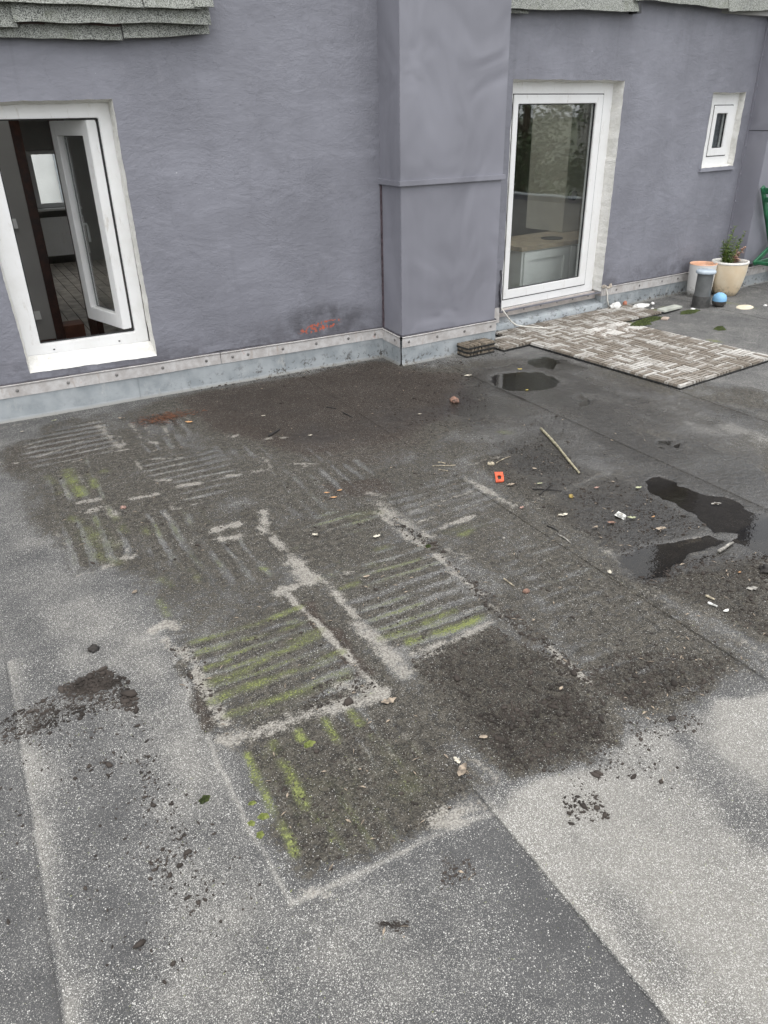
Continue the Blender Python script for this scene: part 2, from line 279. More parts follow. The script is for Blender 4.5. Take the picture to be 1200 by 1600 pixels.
# ------------------------------------------------------------------ surveyed marks on the roof, in metres
PALE = [([(0.871,2.55),(0.904,2.115),(0.921,1.759)],0.014235,1,0.8),([(0.921,1.759),(0.791,1.775),(0.656,1.789)],0.030940000000000002,0.9,0.8),([(0.656,1.789),(0.524,1.798),(0.379,1.816)],0.035165,0.7,0.8),([(0.815,1.873),(0.894,1.808)],0.04329000000000001,0.7,0.8),([(0.834,2.516),(0.927,2.529)],0.02119,1,0.8),([(0.366,2.373),(0.401,2.254),(0.4,2.056),(0.408,1.891)],0.021515,0.85,0.8),([(0.325,2.522),(0.384,2.536),(0.407,2.498)],0.022945,0.9,0.8),([(0.343,2.441),(0.355,2.367),(0.422,2.328)],0.01872,0.8,0.8),([(0.999,2.753),(0.998,2.64),(1.008,2.539)],0.047515,0.9,0.8),([(1.051,2.502),(1.048,2.326),(1.048,2.183)],0.020475,0.8,0.8),([(1.039,2.154),(1.044,1.966),(1.05,1.824)],0.03406,1,0.8),([(1.044,1.86),(1.029,1.797)],0.020605000000000002,0.8,0.8),([(1.046,3.244),(1.016,3.121)],0.026520000000000002,0.8,0.8),([(0.981,3.089),(0.984,3.035)],0.02795,0.8,0.8),([(0.995,2.971),(1.004,2.842)],0.024895,0.8,0.8),([(1.583,3.047),(1.596,2.837),(1.632,2.608)],0.04517500000000001,0.75,0.8),([(1.546,2.945),(1.553,2.641),(1.573,2.559)],0.023465,0.8,0.8),([(1.582,2.434),(1.568,2.335),(1.554,2.253)],0.02561,1,0.8),([(1.65,2.46),(1.676,2.353)],0.02977,0.7,0.8),([(1.561,2.249),(1.57,2.118),(1.576,2.081)],0.01911,0.7,0.8),([(1.559,2.0),(1.555,1.901)],0.009815,0.6,0.8),([(1.58,1.668),(1.578,1.571),(1.579,1.439)],0.013519999999999999,1,0.8),([(1.124,1.89),(1.275,1.886),(1.494,1.903)],0.017225,0.75,0.8),([(1.123,1.856),(1.223,1.849)],0.01846,0.5,0.8),([(0.787,3.182),(0.899,3.19)],0.026585,1.1,0.8),([(0.778,3.086),(0.865,3.063)],0.027755000000000002,0.7,0.8),([(0.254,3.11),(0.318,3.154),(0.372,3.136)],0.022685,0.8,0.8),([(0.128,3.092),(0.248,3.082)],0.01105,0.5,0.8),([(0.501,3.737),(0.633,3.729)],0.017745,0.9,0.8),([(0.756,3.764),(0.873,3.75)],0.018265,0.9,0.8),([(0.68,3.905),(0.729,3.875)],0.018394999999999998,0.8,0.8),([(1.233,4.303),(1.285,4.309)],0.01833,1,0.8),([(1.393,4.144),(1.439,4.153)],0.018135000000000002,1,0.8),([(1.504,4.125),(1.532,4.108)],0.012935,0.9,0.8),([(1.275,3.938),(1.293,3.818),(1.283,3.72),(1.177,3.733)],0.01651,0.8,0.8),([(1.391,3.727),(1.522,3.659)],0.01196,0.8,0.8),([(1.389,3.626),(1.469,3.649)],0.00949,0.7,0.8),([(1.032,3.761),(1.097,3.732)],0.01625,0.8,0.8),([(0.677,3.675),(0.662,3.514),(0.704,3.497)],0.010660000000000001,0.6,0.8),([(2.151,3.067),(2.155,2.951),(2.159,2.814),(2.165,2.658)],0.02392,0.8,0.8),([(2.142,2.904),(2.154,2.834)],0.02184,1,0.8),([(2.222,3.173),(2.392,3.195),(2.622,3.164)],0.019175,0.5,0.8),([(1.684,2.863),(1.927,2.884),(2.077,2.899)],0.017225,0.5,0.8),([(1.673,2.752),(1.876,2.749),(2.02,2.76)],0.016640000000000002,0.6,0.8),([(1.732,2.642),(1.935,2.666)],0.018525,0.8,0.8),([(1.738,2.954),(1.976,2.959)],0.01755,0.4,0.8),([(1.66,3.086),(1.814,3.083)],0.0221,0.4,0.8),([(0.35,1.188),(0.426,1.182),(0.537,1.182),(0.653,1.182),(0.795,1.183),(0.959,1.169)],0.006695,0.4,0.8),([(0.815,1.214),(0.937,1.216)],0.040690000000000004,0.8,0.8),([(1.02,1.335),(1.052,1.217)],0.022035,0.4,0.8),([(0.385,1.211),(0.44,1.173)],0.0234,0.5,0.8),([(2.253,2.09),(2.255,1.993),(2.238,1.863)],0.027625000000000004,0.6,0.8),([(2.163,1.754),(2.196,1.552),(2.23,1.235)],0.03601,0.35,0.8),([(2.591,2.662),(2.76,2.7),(2.89,2.69)],0.022619999999999998,0.4,0.8),([(2.22,2.625),(2.401,2.643),(2.632,2.683)],0.03016,0.35,0.8),([(0.057,4.814),(0.231,4.877)],0.013065,0.5,0.8),([(0.143,4.602),(0.277,4.657),(0.41,4.719)],0.015210000000000001,0.6,0.8),([(0.129,4.48),(0.376,4.574)],0.012610000000000001,0.5,0.8),([(-0.064,4.64),(0.033,4.559)],0.014624999999999999,0.5,0.8),([(0.347,4.757),(0.498,4.739)],0.01573,0.4,0.8),([(0.548,5.024),(0.57,4.81),(0.591,4.513)],0.042705,0.55,0.8),([(0.503,4.451),(0.633,4.441)],0.00754,1,0.8),([(0.623,4.816),(0.635,4.522)],0.00767,0.7,0.8),([(0.745,4.875),(0.743,4.59)],0.023530000000000002,0.5,0.8),([(0.806,4.757),(0.824,4.591)],0.02106,0.45,0.8),([(0.78,4.493),(0.81,4.451)],0.018005,0.8,0.8),([(0.919,4.728),(0.901,4.544)],0.018394999999999998,0.5,0.8),([(0.741,4.329),(0.964,4.357)],0.010270000000000001,0.6,0.8),([(0.723,4.206),(0.884,4.141)],0.012285,0.7,0.8),([(0.634,4.238),(0.639,4.048)],0.009425000000000001,0.6,0.8),([(1.075,4.913),(1.096,4.756)],0.016575,0.5,0.8),([(0.281,4.431),(0.334,4.421)],0.019565,0.7,0.8),([(0.313,4.175),(0.322,4.025)],0.031785,0.4,0.8),([(0.27,3.707),(0.369,3.731),(0.391,3.594)],0.03016,0.6,0.8),([(0.264,3.405),(0.345,3.286)],0.058695000000000004,0.35,0.8),([(0.108,3.533),(0.121,3.419)],0.027430000000000003,0.4,0.8),([(0.259,3.839),(0.354,3.825)],0.019695,0.9,0.8),([(1.606,3.163),(1.646,3.095)],0.019565,0.7,0.8),([(1.58,3.007),(1.591,2.959)],0.04212,0.5,0.8),([(0.654,3.138),(0.651,3.105)],0.015600000000000001,0.6,0.8),([(0.489,1.653),(0.497,1.619)],0.007605000000000001,0.3,0.8),([(0.678,1.545),(0.701,1.503)],0.01014,0.4,0.8),([(2.58,1.963),(2.702,1.96)],0.013519999999999999,1,0.8),([(2.562,1.874),(2.624,1.857)],0.013065,1,0.8),([(0.001,5.502),(0.254,5.571),(0.639,5.54),(1.04,5.491),(1.286,5.514)],0.054015,0.45,0.8),([(-0.019,5.236),(0.222,5.294)],0.03913,0.4,0.8),([(1.098,1.87),(1.134,1.67),(1.166,1.489)],0.02015,0.25,0.8),([(1.097,2.522),(1.197,2.505)],0.016315,0.5,0.8)]
LIGHTG = [([(0.348,2.306),(0.347,2.068),(0.341,1.896),(0.334,1.773),(0.335,1.507),(0.352,1.193)],0.004,0.45,0.8),([(0.35,1.188),(0.537,1.182),(0.795,1.183),(0.956,1.166)],0.0062,0.5,0.8),([(3.616,3.721),(3.709,3.538),(3.957,3.206),(3.976,2.545)],0.051,0.5,1.0),([(3.794,3.165),(3.891,2.482)],0.07485,0.35,1.0),([(4.307,3.137),(4.347,2.824)],0.02895,0.6,1.0),([(5.419,4.384),(5.541,3.719)],0.07735,0.2,1.0)]
MOSS = [([(0.435,2.374),(0.558,2.363),(0.687,2.359),(0.886,2.379)],0.01276,0.75,0.8),([(0.437,2.297),(0.535,2.293),(0.609,2.287)],0.0139925,0.6,0.8),([(0.606,2.279),(0.758,2.269),(0.884,2.278)],0.00899,0.45,0.8),([(0.435,2.193),(0.521,2.193)],0.010222499999999999,0.7,0.8),([(0.417,2.111),(0.536,2.114),(0.683,2.146),(0.86,2.164)],0.0171825,0.8,0.8),([(0.749,2.182),(0.887,2.194)],0.01798,0.4,0.8),([(0.41,2.014),(0.514,2.017),(0.635,2.024)],0.0177625,0.85,0.8),([(0.635,2.024),(0.759,2.025),(0.905,2.034)],0.013412499999999999,0.7,0.8),([(0.425,1.923),(0.568,1.911),(0.685,1.91),(0.864,1.924)],0.016022500000000002,0.6,0.8),([(0.653,1.891),(0.859,1.887)],0.0131225,0.4,0.8),([(0.421,1.723),(0.416,1.623),(0.415,1.54),(0.418,1.423),(0.416,1.317)],0.0094975,1.3,0.8),([(0.512,1.727),(0.51,1.627),(0.506,1.515),(0.505,1.444)],0.012325000000000001,1.7,0.8),([(0.505,1.444),(0.512,1.369),(0.517,1.306)],0.00783,1.0,0.8),([(0.603,1.739),(0.604,1.696)],0.011817499999999998,1.3,0.8),([(0.697,1.742),(0.696,1.675),(0.695,1.634)],0.01044,1.1,0.8),([(0.692,1.552),(0.701,1.503)],0.0070325,0.3,0.8),([(0.788,1.734),(0.793,1.67)],0.012107499999999998,1.3,0.8),([(0.797,1.601),(0.793,1.509)],0.0086275,0.4,0.8),([(0.692,1.629),(0.689,1.524)],0.007104999999999999,0.35,0.8),([(1.068,2.033),(1.193,2.03),(1.406,2.039)],0.014355000000000001,0.7,0.8),([(1.15,1.958),(1.314,1.946),(1.479,1.946)],0.016095,1,0.8),([(1.219,2.001),(1.353,2.005)],0.009134999999999999,0.4,0.8),([(1.089,2.411),(1.17,2.421)],0.015805,0.4,0.8),([(1.039,2.527),(1.097,2.522)],0.0200825,0.35,0.8),([(1.367,2.614),(1.419,2.616)],0.01711,0.4,0.8),([(1.297,3.094),(1.391,2.959),(1.546,2.945)],0.041325,0.25,0.8),([(1.265,2.514),(1.339,2.501)],0.0164575,0.3,0.8),([(0.263,4.305),(0.268,4.105),(0.285,3.937)],0.02813,0.7,0.8),([(0.358,4.177),(0.368,3.997)],0.0202275,0.6,0.8),([(0.156,4.269),(0.179,4.019)],0.02494,0.35,0.8),([(0.395,3.568),(0.395,3.385)],0.020155,0.7,0.8),([(0.188,3.676),(0.224,3.615)],0.0208075,0.5,0.8),([(0.232,3.571),(0.292,3.317)],0.0654675,0.35,0.8),([(0.224,3.256),(0.309,3.108)],0.0292175,0.3,0.8),([(0.478,3.388),(0.49,3.307)],0.0200825,0.5,0.8),([(0.443,4.186),(0.459,4.156)],0.021025000000000002,0.5,0.8),([(0.444,2.876),(0.455,2.811)],0.0197925,0.5,0.8),([(0.394,2.719),(0.398,2.592)],0.0148625,0.6,0.8),([(0.577,2.888),(0.579,2.779)],0.0139925,0.7,0.8),([(0.855,2.737),(0.864,2.719)],0.012252499999999998,0.6,0.8),([(1.777,2.543),(1.853,2.548)],0.0177625,0.6,0.8),([(1.742,2.6),(1.935,2.559)],0.0313925,0.2,0.8),([(2.726,3.49),(2.771,3.45)],0.0289275,0.5,0.8),([(0.781,1.486),(0.798,1.362)],0.0685125,0.2,0.8),([(0.497,1.619),(0.571,1.411)],0.0801125,0.18,0.8),([(5.807,5.275),(6.172,5.369)],0.0376275,0.8,0.8),([(5.423,5.063),(5.614,5.088)],0.05307,1,0.8),([(6.832,5.213),(6.853,4.848)],0.036974999999999994,0.6,0.8),([(5.521,4.268),(5.525,4.191)],0.0277675,0.9,0.8),([(5.399,5.079),(5.62,5.176)],0.04466,0.9,0.8)]
DIRT = [([(1.067,5.225),(2.81,5.284),(2.914,4.948),(3.299,4.625),(2.808,3.773),(2.101,3.571),(1.498,3.715),(1.243,4.093),(1.065,4.572)],0.35,0.1298),([(0.136,4.54),(0.935,4.399),(1.13,3.194),(1.716,3.187),(1.582,2.067),(1.025,2.138),(0.803,2.523),(0.351,2.629),(0.137,3.147)],0.02,0.1194),([(-0.195,4.741),(0.033,4.949),(0.212,5.203),(1.289,5.353),(2.88,5.304),(3.411,4.967),(4.08,4.651),(4.37,3.95),(4.787,3.154),(4.203,2.292),(2.514,1.178),(2.117,1.151),(1.922,1.177),(1.699,1.142),(1.536,1.202),(1.388,1.162),(1.214,1.194),(1.045,1.193),(0.959,1.169),(0.357,1.186),(0.342,1.831),(0.34,2.31),(0.351,2.629),(0.306,2.957),(0.099,3.079),(-0.004,3.564),(-0.03,4.236)],0.58,0.1501),([(1.098,1.87),(1.48,1.882),(1.54,1.614),(1.557,1.37),(1.446,1.181),(1.23,1.185),(1.075,1.232),(1.045,1.459)],0.35,0.0298),([(1.122,3.544),(1.839,3.73),(2.099,3.147),(1.519,2.962),(1.19,2.718),(1.009,2.893)],0.12,0.0825),([(0.448,2.335),(0.815,2.41),(0.888,1.87),(0.395,1.865)],0.06,0.0279),([(0.438,1.713),(0.896,1.697),(0.962,1.268),(0.807,1.201),(0.394,1.231)],0.18,0.0263),([(0.136,4.54),(0.297,4.668),(0.907,4.297),(1.122,3.544),(1.005,2.965),(0.445,2.905),(0.146,3.205)],0.1,0.0832),([(0.961,2.853),(1.463,2.995),(1.528,1.993),(1.117,1.902),(1.064,2.213)],0.1,0.0323),([(2.248,2.608),(2.878,2.677),(2.841,2.005),(2.267,1.985)],0.3,0.0314),([(2.165,1.864),(2.565,1.841),(2.877,1.721),(2.278,1.271),(2.239,1.527)],0.3,0.0317),([(2.304,3.227),(2.813,3.254),(2.789,2.731),(2.27,2.636)],0.25,0.0428),([(1.893,2.303),(2.211,1.987),(2.105,1.245),(1.708,1.176),(1.58,1.393)],0.14,0.029),([(-0.241,2.282),(-0.117,2.318),(0.119,2.388),(0.183,2.258),(0.173,2.114),(0.044,2.152),(-0.137,2.145),(-0.251,2.155)],0.33,0.0195),([(-0.028,2.361),(0.117,2.377),(0.127,2.252),(0.001,2.268)],0.35,0.0135),([(1.151,1.12),(1.263,1.083),(1.231,0.984),(1.116,1.025)],0.2,0.0219),([(0.124,1.893),(0.162,1.841),(0.137,1.335),(0.094,1.359)],0.22,0.018),([(0.746,1.107),(0.818,1.077),(0.8,1.022),(0.701,1.036)],0.28,0.0201),([(0.5,1.041),(0.586,1.002),(0.559,0.971),(0.488,1.002)],0.35,0.0156),([(0.345,2.266),(0.396,2.278),(0.395,1.899),(0.341,1.863)],0.35,0.011),([(0.872,2.483),(0.951,2.464),(0.981,1.758),(0.931,1.76)],0.3,0.0145)]
STRIPES = [([(0.396,2.365),(0.853,2.505),(0.915,1.777),(0.386,1.837)],'y',0.075,1.0),([(0.425,1.736),(0.896,1.697),(0.969,1.278),(0.813,1.21),(0.39,1.222)],'x',0.07,0.8),([(1.039,2.527),(1.546,2.945),(1.583,2.357),(1.512,1.927),(1.108,1.886)],'y',0.075,0.9),([(1.66,3.086),(2.136,3.076),(2.122,2.602),(2.137,1.91),(1.582,2.067),(1.65,2.514)],'y',0.07,0.35),([(0.009,4.672),(0.186,4.98),(0.559,5.087),(0.637,4.461),(0.119,4.392)],'y',0.08,1.1),([(0.732,4.911),(1.095,4.828),(1.072,4.315),(0.682,4.32)],'x',0.075,0.9),([(0.157,4.421),(0.441,4.411),(0.384,3.128),(0.112,3.162)],'x',0.08,1.3),([(0.644,4.233),(1.075,4.195),(1.122,3.544),(0.758,3.498)],'y',0.08,1.2),([(0.54,3.546),(0.872,3.43),(0.881,2.649),(0.432,2.741)],'x',0.08,1.2),([(1.859,2.258),(2.174,1.948),(2.105,1.245),(1.732,1.197),(1.583,1.429)],'y',0.075,0.4),([(1.242,3.566),(1.774,3.602),(1.775,3.018),(1.352,3.061),(1.082,2.992)],'x',0.08,0.7),([(1.075,4.195),(1.451,4.207),(1.666,3.723),(1.212,3.585)],'x',0.08,0.7),([(1.009,2.893),(1.297,3.094),(1.546,2.945),(1.095,2.583)],'y',0.075,0.8)]
BROWN = [([(1.157,5.217),(2.792,5.252),(2.897,4.919),(3.17,4.61),(2.879,4.022),(2.086,3.697),(1.517,3.758),(1.345,4.149),(1.172,4.506)],1.0,0.131),([(1.413,4.108),(1.933,3.913),(2.66,4.007),(2.037,3.389),(1.55,3.478)],0.5,0.1165),([(0.764,4.961),(1.037,4.936),(1.019,4.707),(0.779,4.747)],0.9,0.0254),([(1.437,3.402),(1.775,3.294),(1.737,3.085),(1.414,3.191)],0.7,0.0411),([(0.877,2.426),(0.955,2.407),(0.947,1.836),(0.888,1.87)],0.8,0.0195),([(0.355,2.26),(0.395,1.899),(0.341,1.863)],0.6,0.0173),([(0.746,1.107),(0.818,1.077),(0.8,1.022),(0.701,1.036)],0.8,0.0201),([(0.5,1.041),(0.586,1.002),(0.559,0.971),(0.488,1.002)],0.8,0.0156),([(-0.046,4.877),(0.173,4.864),(0.608,5.128),(0.66,4.567),(0.334,4.421),(-0.077,4.46)],0.45,0.0785),([(-0.241,2.282),(0.119,2.388),(0.173,2.114),(-0.251,2.155)],0.5,0.0216),([(1.613,2.403),(1.61,2.106),(1.589,1.672),(1.58,1.393),(1.504,1.437),(1.521,1.897)],0.4,0.0196)]
GRAN = [([(0.944,1.143),(1.042,1.19),(1.219,1.171),(1.374,1.147),(1.507,1.187),(1.659,1.132),(1.87,1.16),(2.085,1.102),(1.143,0.404),(0.966,0.503),(0.957,0.82)],0.3,0.0252),([(1.847,1.166),(2.052,1.102),(1.77,0.89),(1.713,0.981)],0.14,0.0367),([(1.001,1.166),(1.197,1.175),(1.329,1.1),(1.269,0.913),(1.167,0.792),(1.164,0.903),(1.1,1.034),(0.979,1.078)],0.16,0.0446),([(1.268,0.89),(1.28,0.707),(1.331,0.561),(1.142,0.419),(1.102,0.503),(1.117,0.682)],0.22,0.0615),([(-0.055,2.867),(0.244,2.851),(0.352,2.53),(0.305,2.247),(0.017,2.374)],0.16,0.0985),([(0.11,2.168),(0.347,2.068),(0.351,1.256),(0.198,0.95),(-0.011,1.068),(0.037,1.392)],0.16,0.0844),([(0.38,1.157),(0.777,1.123),(0.794,0.865),(0.612,0.717),(0.32,0.882)],0.04,0.061),([(-0.428,2.478),(-0.206,2.022),(-0.207,1.53),(-0.198,1.173),(-0.444,1.311)],-0.1,0.01),([(0.915,1.139),(0.949,1.096),(0.95,0.527),(0.733,0.649),(0.745,1.074)],-0.12,0.0316),([(-0.078,2.009),(0.098,1.735),(0.057,1.34),(-0.072,1.102),(-0.159,1.151)],-0.08,0.0651),([(-0.076,2.685),(0.182,2.535),(0.065,2.269),(-0.154,2.357)],-0.08,0.07),([(1.624,1.126),(1.723,1.037),(1.662,0.789),(1.533,0.693),(1.483,0.816)],-0.26,0.0446),([(1.003,0.972),(1.096,0.832),(1.053,0.53),(0.942,0.593)],-0.16,0.0462)]
WET = [([(1.345,5.216),(2.792,5.252),(3.432,4.641),(2.669,3.72),(1.839,3.73),(1.345,4.149)],0.22,0.1761),([(3.52,4.897),(4.205,4.799),(4.149,3.994),(4.193,3.362),(4.45,2.901),(2.901,1.707),(2.589,1.827),(2.17,1.833),(2.216,2.112),(2.349,2.631),(2.492,3.333),(2.66,4.007)],0.6,0.1472),([(3.403,4.56),(3.652,4.603),(3.826,4.198),(3.785,3.616),(3.41,3.402),(3.287,3.769),(3.124,4.059)],0.5,0.0646),([(3.458,3.514),(3.366,2.916),(3.592,2.779),(3.584,2.251),(3.197,1.961),(3.106,2.352),(3.093,2.749),(3.178,3.151)],0.55,0.0586),([(2.997,2.606),(3.256,2.005),(2.737,1.616),(2.216,1.806),(2.235,1.973)],0.4,0.0415),([(1.345,4.149),(2.803,4.227),(2.492,3.333),(2.142,2.156),(2.183,1.2),(1.829,1.177),(1.549,1.488),(1.526,2.27),(1.528,3.122)],0.18,0.1742),([(4.569,3.637),(5.105,3.392),(4.67,3.066),(4.357,3.34)],0.3,0.0552)]
DARK = [([(1.12,1.816),(1.463,1.859),(1.529,1.6),(1.537,1.363),(1.439,1.201),(1.239,1.195),(1.087,1.247),(1.061,1.482)],0.6,0.0745),([(1.244,5.196),(2.784,5.237),(2.88,4.89),(3.166,4.519),(2.733,3.962),(2.019,3.738),(1.476,3.951),(1.208,4.484)],0.55,0.1992),([(2.275,2.592),(2.849,2.647),(2.828,2.013),(2.278,1.997)],0.6,0.0439),([(2.177,1.857),(2.556,1.834),(2.853,1.703),(2.311,1.296),(2.273,1.557)],0.6,0.0372),([(2.319,3.218),(2.813,3.254),(2.76,2.7),(2.27,2.636)],0.5,0.0498),([(1.74,1.498),(2.116,1.28),(1.823,1.198),(1.616,1.282),(1.526,1.462)],0.5,0.0444),([(0.438,1.683),(0.882,1.67),(0.959,1.297),(0.819,1.219),(0.412,1.231)],0.3,0.0376),([(-0.072,2.348),(0.117,2.377),(0.15,2.258),(-0.024,2.245)],0.7,0.0225),([(1.183,3.417),(1.816,3.523),(2.053,3.078),(1.432,2.934)],0.3,0.137)]
PUDDLE = [([(3.356,4.437),(3.57,4.455),(3.704,4.312),(3.725,4.167),(3.641,4.04),(3.451,4.004),(3.268,4.101),(3.223,4.232)],1.0,0.0428),([(3.839,4.63),(4.001,4.635),(4.036,4.442),(3.861,4.35),(3.757,4.455)],0.6,0.0356),([(2.971,2.526),(3.048,2.517),(3.086,2.293),(3.133,2.095),(3.189,1.919),(3.044,1.812),(2.91,1.864),(2.826,1.956),(2.883,2.086),(2.894,2.288),(2.901,2.44)],1.0,0.032),([(2.254,1.999),(2.38,2.002),(2.552,1.993),(2.768,1.962),(2.785,1.869),(2.612,1.864),(2.43,1.845),(2.259,1.804),(2.207,1.869)],1.0,0.02),([(2.803,1.831),(3.005,1.886),(3.25,1.929),(2.83,1.622),(2.841,1.742)],1.0,0.0206),([(3.486,3.77),(3.625,3.796),(3.544,3.61),(3.387,3.529)],0.5,0.0264),([(3.43,2.901),(3.544,2.808),(3.407,2.709),(3.299,2.753)],0.45,0.0227)]
CRUMB = [([(-0.242,2.272),(-0.097,2.317),(0.119,2.388),(0.175,2.274),(0.173,2.114),(0.025,2.163),(-0.138,2.139),(-0.251,2.155)],600,0.0085),([(-0.05,2.354),(0.119,2.388),(0.15,2.258),(-0.021,2.262)],260,0.01),([(0.139,2.207),(0.188,2.179),(0.166,2.082),(0.123,2.125)],60,0.012),([(-0.123,2.267),(0.205,2.113),(0.186,1.858),(-0.075,1.78),(-0.206,2.022)],80,0.008),([(0.118,1.891),(0.167,1.863),(0.157,1.743),(0.11,1.769)],22,0.008),([(0.098,1.776),(0.175,1.664),(0.187,1.307),(0.099,1.258),(0.062,1.462)],75,0.0085),([(-0.042,1.989),(0.186,1.858),(0.309,1.238),(0.167,1.03),(-0.086,1.172),(-0.105,1.696)],110,0.007),([(-0.254,2.11),(-0.17,1.861),(-0.19,1.422),(-0.301,1.485)],22,0.007),([(1.098,1.87),(1.48,1.882),(1.54,1.614),(1.557,1.37),(1.446,1.181),(1.23,1.185),(1.075,1.232),(1.045,1.459)],1500,0.0065),([(1.13,1.51),(1.504,1.437),(1.43,1.206),(1.09,1.251)],500,0.008),([(1.534,1.243),(1.768,1.177),(1.751,1.085),(1.516,1.156)],70,0.008),([(1.159,1.115),(1.258,1.077),(1.231,0.984),(1.113,1.022)],60,0.009),([(1.247,1.249),(1.568,1.126),(1.505,1.042),(1.206,1.101)],50,0.007),([(1.372,1.118),(1.558,1.041),(1.429,0.948)],14,0.008),([(1.568,2.853),(1.61,2.678),(1.644,2.45),(1.594,2.427),(1.532,2.725)],70,0.011),([(1.588,2.418),(1.606,2.193),(1.609,1.66),(1.583,1.429),(1.549,1.488),(1.528,1.993)],230,0.009),([(2.275,2.592),(2.849,2.647),(2.828,2.013),(2.278,1.997)],800,0.0065),([(2.177,1.857),(2.565,1.841),(2.877,1.721),(2.311,1.296),(2.273,1.557)],700,0.007),([(2.319,3.218),(2.813,3.254),(2.76,2.7),(2.27,2.636)],500,0.006),([(1.766,1.526),(2.146,1.305),(1.854,1.198),(1.623,1.26),(1.549,1.488)],700,0.007),([(1.893,2.303),(2.211,1.987),(2.105,1.245),(1.708,1.176),(1.58,1.393)],500,0.005),([(0.825,1.947),(0.931,1.806),(0.829,1.754),(0.647,1.822)],90,0.008),([(0.757,2.55),(0.967,1.825),(0.791,1.775),(0.368,1.914),(0.406,2.359)],260,0.005),([(1.365,2.549),(1.644,2.45),(1.528,1.993),(1.117,1.902),(1.039,2.279)],400,0.005),([(0.447,1.708),(0.889,1.683),(0.976,1.288),(0.807,1.201),(0.408,1.223)],650,0.005),([(1.366,5.288),(2.792,5.252),(2.923,4.962),(3.17,4.61),(2.806,3.917),(1.879,3.484),(1.309,4.052)],900,0.006),([(2.619,5.257),(2.923,4.962),(3.288,4.442),(2.739,3.677),(2.137,3.788)],450,0.008),([(0.136,4.54),(0.935,4.399),(1.028,3.024),(0.445,2.905),(0.146,3.205)],700,0.006),([(1.212,3.49),(2.297,3.452),(2.185,2.906),(1.139,2.748)],500,0.006),([(0.782,4.95),(1.064,4.876),(1.037,4.696),(0.784,4.771)],160,0.006),([(2.282,3.958),(3.386,3.559),(2.699,2.785),(2.319,3.218)],320,0.006),([(0.746,1.107),(0.818,1.077),(0.8,1.022),(0.701,1.036)],50,0.006),([(0.509,1.042),(0.586,1.002),(0.559,0.971)],50,0.005),([(1.306,5.413),(2.836,5.333),(2.801,5.225),(1.297,5.297)],240,0.009),([(2.932,5.018),(3.39,4.937),(3.313,4.777),(2.88,4.89)],100,0.009),([(0.332,2.448),(0.427,2.347),(0.404,1.827),(0.342,1.831)],120,0.006),([(3.323,5.023),(3.889,5.001),(3.773,4.847),(3.311,4.819)],60,0.007)]
